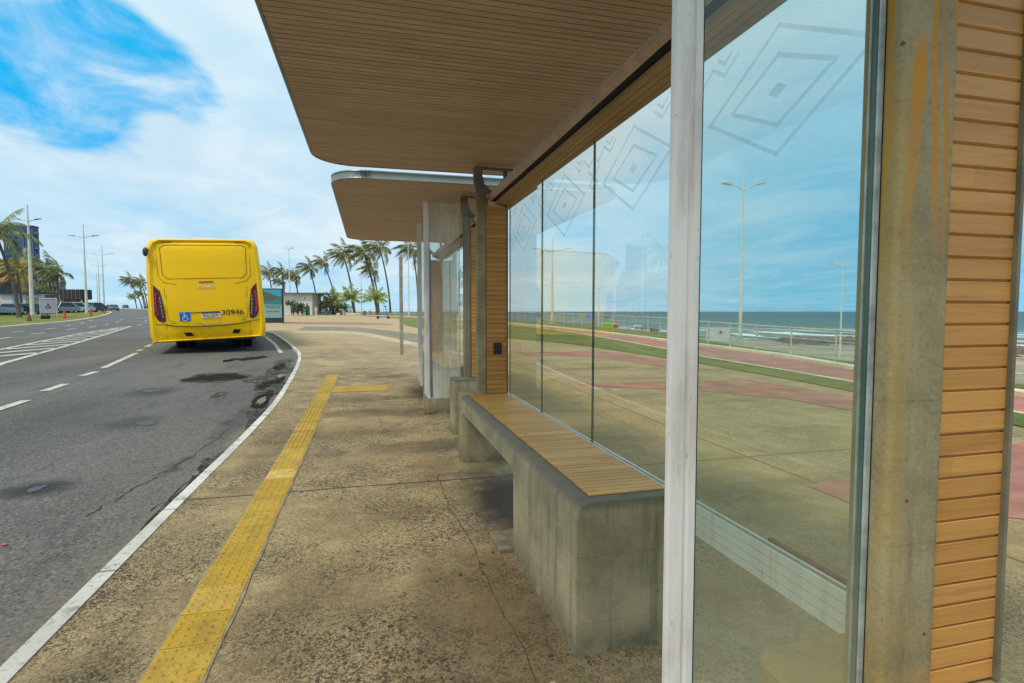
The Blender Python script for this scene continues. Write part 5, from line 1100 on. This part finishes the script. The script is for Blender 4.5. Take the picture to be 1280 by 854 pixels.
# roadside poster board with a portrait-like figure
x, y = at(62.5, 58); t = thing('poster_board', 'grey-blue roadside poster board with a small dark figure printed on it, on the grass island', 'poster board', (x, y, gz(y)), -YAW)
zt = CAMH + (388.5 - 371.5) / FPX * 58 - gz(y); m = MB(); m.box(-.80, .80, -.04, .04, .35, zt - .12); bo_ = m.build('poster', plain('poster_grey_blue', (.30, .31, .42), .6), t)
m = MB(); m.box(-.84, .84, -.07, .07, zt - .119, zt); m.build('top_rail', plain('mint_rail', (.40, .52, .46), .6), t)
for s_ in (-.86, .86): m = MB(); m.box(s_ - .04, s_ + .04, -.05, .05, 0, zt); m.build('post', M['rail'], t)
m = MB(); m.blob((.0, -.05, 1.25), .11, .012, .14, 10, 6); m.blob((0, -.05, .98), .34, .012, .15, 12, 6); m.build('figure_print', plain('print_dark', (.12, .06, .07), .7), bo_); m = MB(); m.blob((0, -.066, .95), .17, .01, .09, 10, 6); m.build('figure_print', plain('print_red', (.35, .14, .15), .7), bo_)
m = MB(); m.box(-.6, .6, .3, .5, zt + .02, zt + .32); m.box(-.3, .3, .25, .29, zt + .08, zt + .26); m.box(-.5, -.44, .35, .42, 0, zt + .02); m.box(.44, .5, .35, .42, 0, zt + .02); o = m.build('sign_box', M['dgrey']); o.location = (x, y, gz(y)); o.rotation_euler = (0, 0, -YAW); tag(o, 'small dark horizontal sign box standing right behind the poster board', 'sign')

# ------------------------------------------------------------------ world, sun, camera
W = bpy.data.worlds.new('World'); sc.world = W; W.use_nodes = True; nt = W.node_tree; nd = nt.nodes; lk = nt.links; bg = nd['Background']
class WN(N):
    def __init__(s): s.t = nt; s.n = nd; s.l = lk; s.co = nd.new('ShaderNodeTexCoord').outputs['Generated']
w = WN()
SUN_EL, SUN_AZ = R(58), R(-128)     # high sun behind thin cloud, behind and left of the camera
sky = nd.new('ShaderNodeTexSky'); sky.sky_type = 'NISHITA'; sky.sun_disc = False; sky.sun_elevation = SUN_EL; sky.sun_rotation = SUN_AZ; sky.air_density = 1.0; sky.dust_density = .6; sky.ozone_density = 3
x_, y_, z_ = w.xyz()
zc = w.math('ADD', w.math('MAXIMUM', z_, 0.0), .13)
uv = w.comb(w.math('DIVIDE', x_, zc), w.math('DIVIDE', y_, zc), 0)
def mp(vec, sx, sy, rot, loc):
    m = nd.new('ShaderNodeMapping'); lk.new(vec, m.inputs[0]); m.inputs['Scale'].default_value = (sx, sy, 1); m.inputs['Rotation'].default_value = (0, 0, rot); m.inputs['Location'].default_value = loc; return m.outputs[0]
cl1 = w.noise(.85, 9, .58, mp(uv, 1, .75, R(25), (3.1, 1.2, 0)), .5); cl2 = w.noise(3.2, 7, .6, mp(uv, .8, .5, R(25), (0, 2, 0)), .8)
cl = w.math('ADD', cl1, w.mul(w.math('SUBTRACT', cl2, .5), .42))
# direction of the clear patches of sky
def gap(px, py, rad, k):
    u = (px - 640) / FPX; v = (427 - py) / FPX
    cy_, sy_, cp_, sp_ = math.cos(YAW), math.sin(YAW), math.cos(PIT), math.sin(PIT)
    d = Vector((sy_ * cp_ + u * cy_ + v * sy_ * sp_, cy_ * cp_ - u * sy_ + v * cy_ * sp_, -sp_ + v * cp_)).normalized()
    dp = nd.new('ShaderNodeVectorMath'); dp.operation = 'DOT_PRODUCT'; lk.new(w.co, dp.inputs[0]); dp.inputs[1].default_value = d
    m = nd.new('ShaderNodeMapRange'); m.interpolation_type = 'SMOOTHSTEP'; lk.new(dp.outputs['Value'], m.inputs[0]); m.inputs[1].default_value = math.cos(rad); m.inputs[2].default_value = 1; m.inputs[3].default_value = 0; m.inputs[4].default_value = k
    return m.outputs[0]
g_ = gap(10, 95, R(7), .30)
for a in ((60, 110, R(5.5), .26), (105, 130, R(4.5), .26), (85, 15, R(5), .17), (130, 45, R(4.5), .23), (175, 75, R(4.5), .26), (215, 100, R(4), .24), (150, 165, R(4), .14), (0, 65, R(5), .15), (250, 125, R(3.5), .20), (900, 60, R(14), .05)): g_ = w.math('ADD', g_, gap(*a))
g_ = w.mul(w.math('MINIMUM', g_, .34), w.math('MULTIPLY_ADD', w.noise(2.4, 6, .65, mp(uv, 1, .6, R(35), (7, 2, 0)), 1.0), 1.5, .18))
mask = w.step(w.math('SUBTRACT', cl, g_), .05, .42)
low = w.step(z_, .30, .02)
mask = w.math('MAXIMUM', mask, w.mul(low, .80))
blue = w.mix(.88, w.mix(1.0, sky.outputs[0], (.28, .92, 1.9), 'MULTIPLY'), (.10, 5.0, 9.4))
# cloud: bright milk white overhead, bluish lower down, soft mottling
br_ = w.step(w.math('ADD', cl2, w.mul(cl1, .6)), .55, 1.05)
cw = w.mix(w.step(z_, .08, .62), (5.4, 7.5, 9.1), (7.4, 9.0, 9.7)); cw = w.mix(w.mul(br_, .75), cw, (8.2, 9.3, 9.8)); cw = w.mix(w.mul(w.step(cl1, .62, .42), .5), cw, (4.4, 7.4, 9.4))
# towards the sea, to the right, the haze turns a deeper blue; teal glow near the horizon
rt = w.math('MULTIPLY', w.step(x_, .30, .72), w.step(z_, .75, .05)); cw = w.mix(w.mul(rt, w.math('MULTIPLY_ADD', w.step(cl2, .66, .32), .32, .64)), cw, (1.5, 5.3, 8.5))
hz = w.mul(w.step(z_, .13, .02), w.step(w.noise(2.0, 5, .6, mp(w.co, 1, 1, 0, (0, 0, 0))), .38, .6)); cw = w.mix(w.mul(hz, .45), cw, (3.6, 7.4, 9.2))
bk = w.mix(w.step(z_, -.02, -.2), cw, (2, 2.1, 2))
skyc = w.mix(mask, blue, bk)
lk.new(skyc, bg.inputs[0]); bg.inputs[1].default_value = .1
sl = bpy.data.lights.new('sun', 'SUN'); sl.energy = 2.5; sl.angle = R(16); sl.color = (1, .88, .68)
so = bpy.data.objects.new('sun', sl); col.objects.link(so)
sd = Vector((math.sin(SUN_AZ) * math.cos(SUN_EL), math.cos(SUN_AZ) * math.cos(SUN_EL), math.sin(SUN_EL))); so.rotation_euler = sd.to_track_quat('Z', 'Y').to_euler()
cd = bpy.data.cameras.new('camera'); cd.sensor_width = 36; cd.lens = FPX / 1280 * 36; cd.clip_start = .03; cd.clip_end = 80000
co = bpy.data.objects.new('camera', cd); col.objects.link(co); co.location = (0, 0, CAMH); co.rotation_euler = (R(90) - PIT, 0, -YAW); sc.camera = co
sc.view_settings.view_transform = 'Standard'; sc.view_settings.look = 'None'; sc.view_settings.exposure = 0
sc.cycles.max_bounces = 10; sc.cycles.transparent_max_bounces = 24
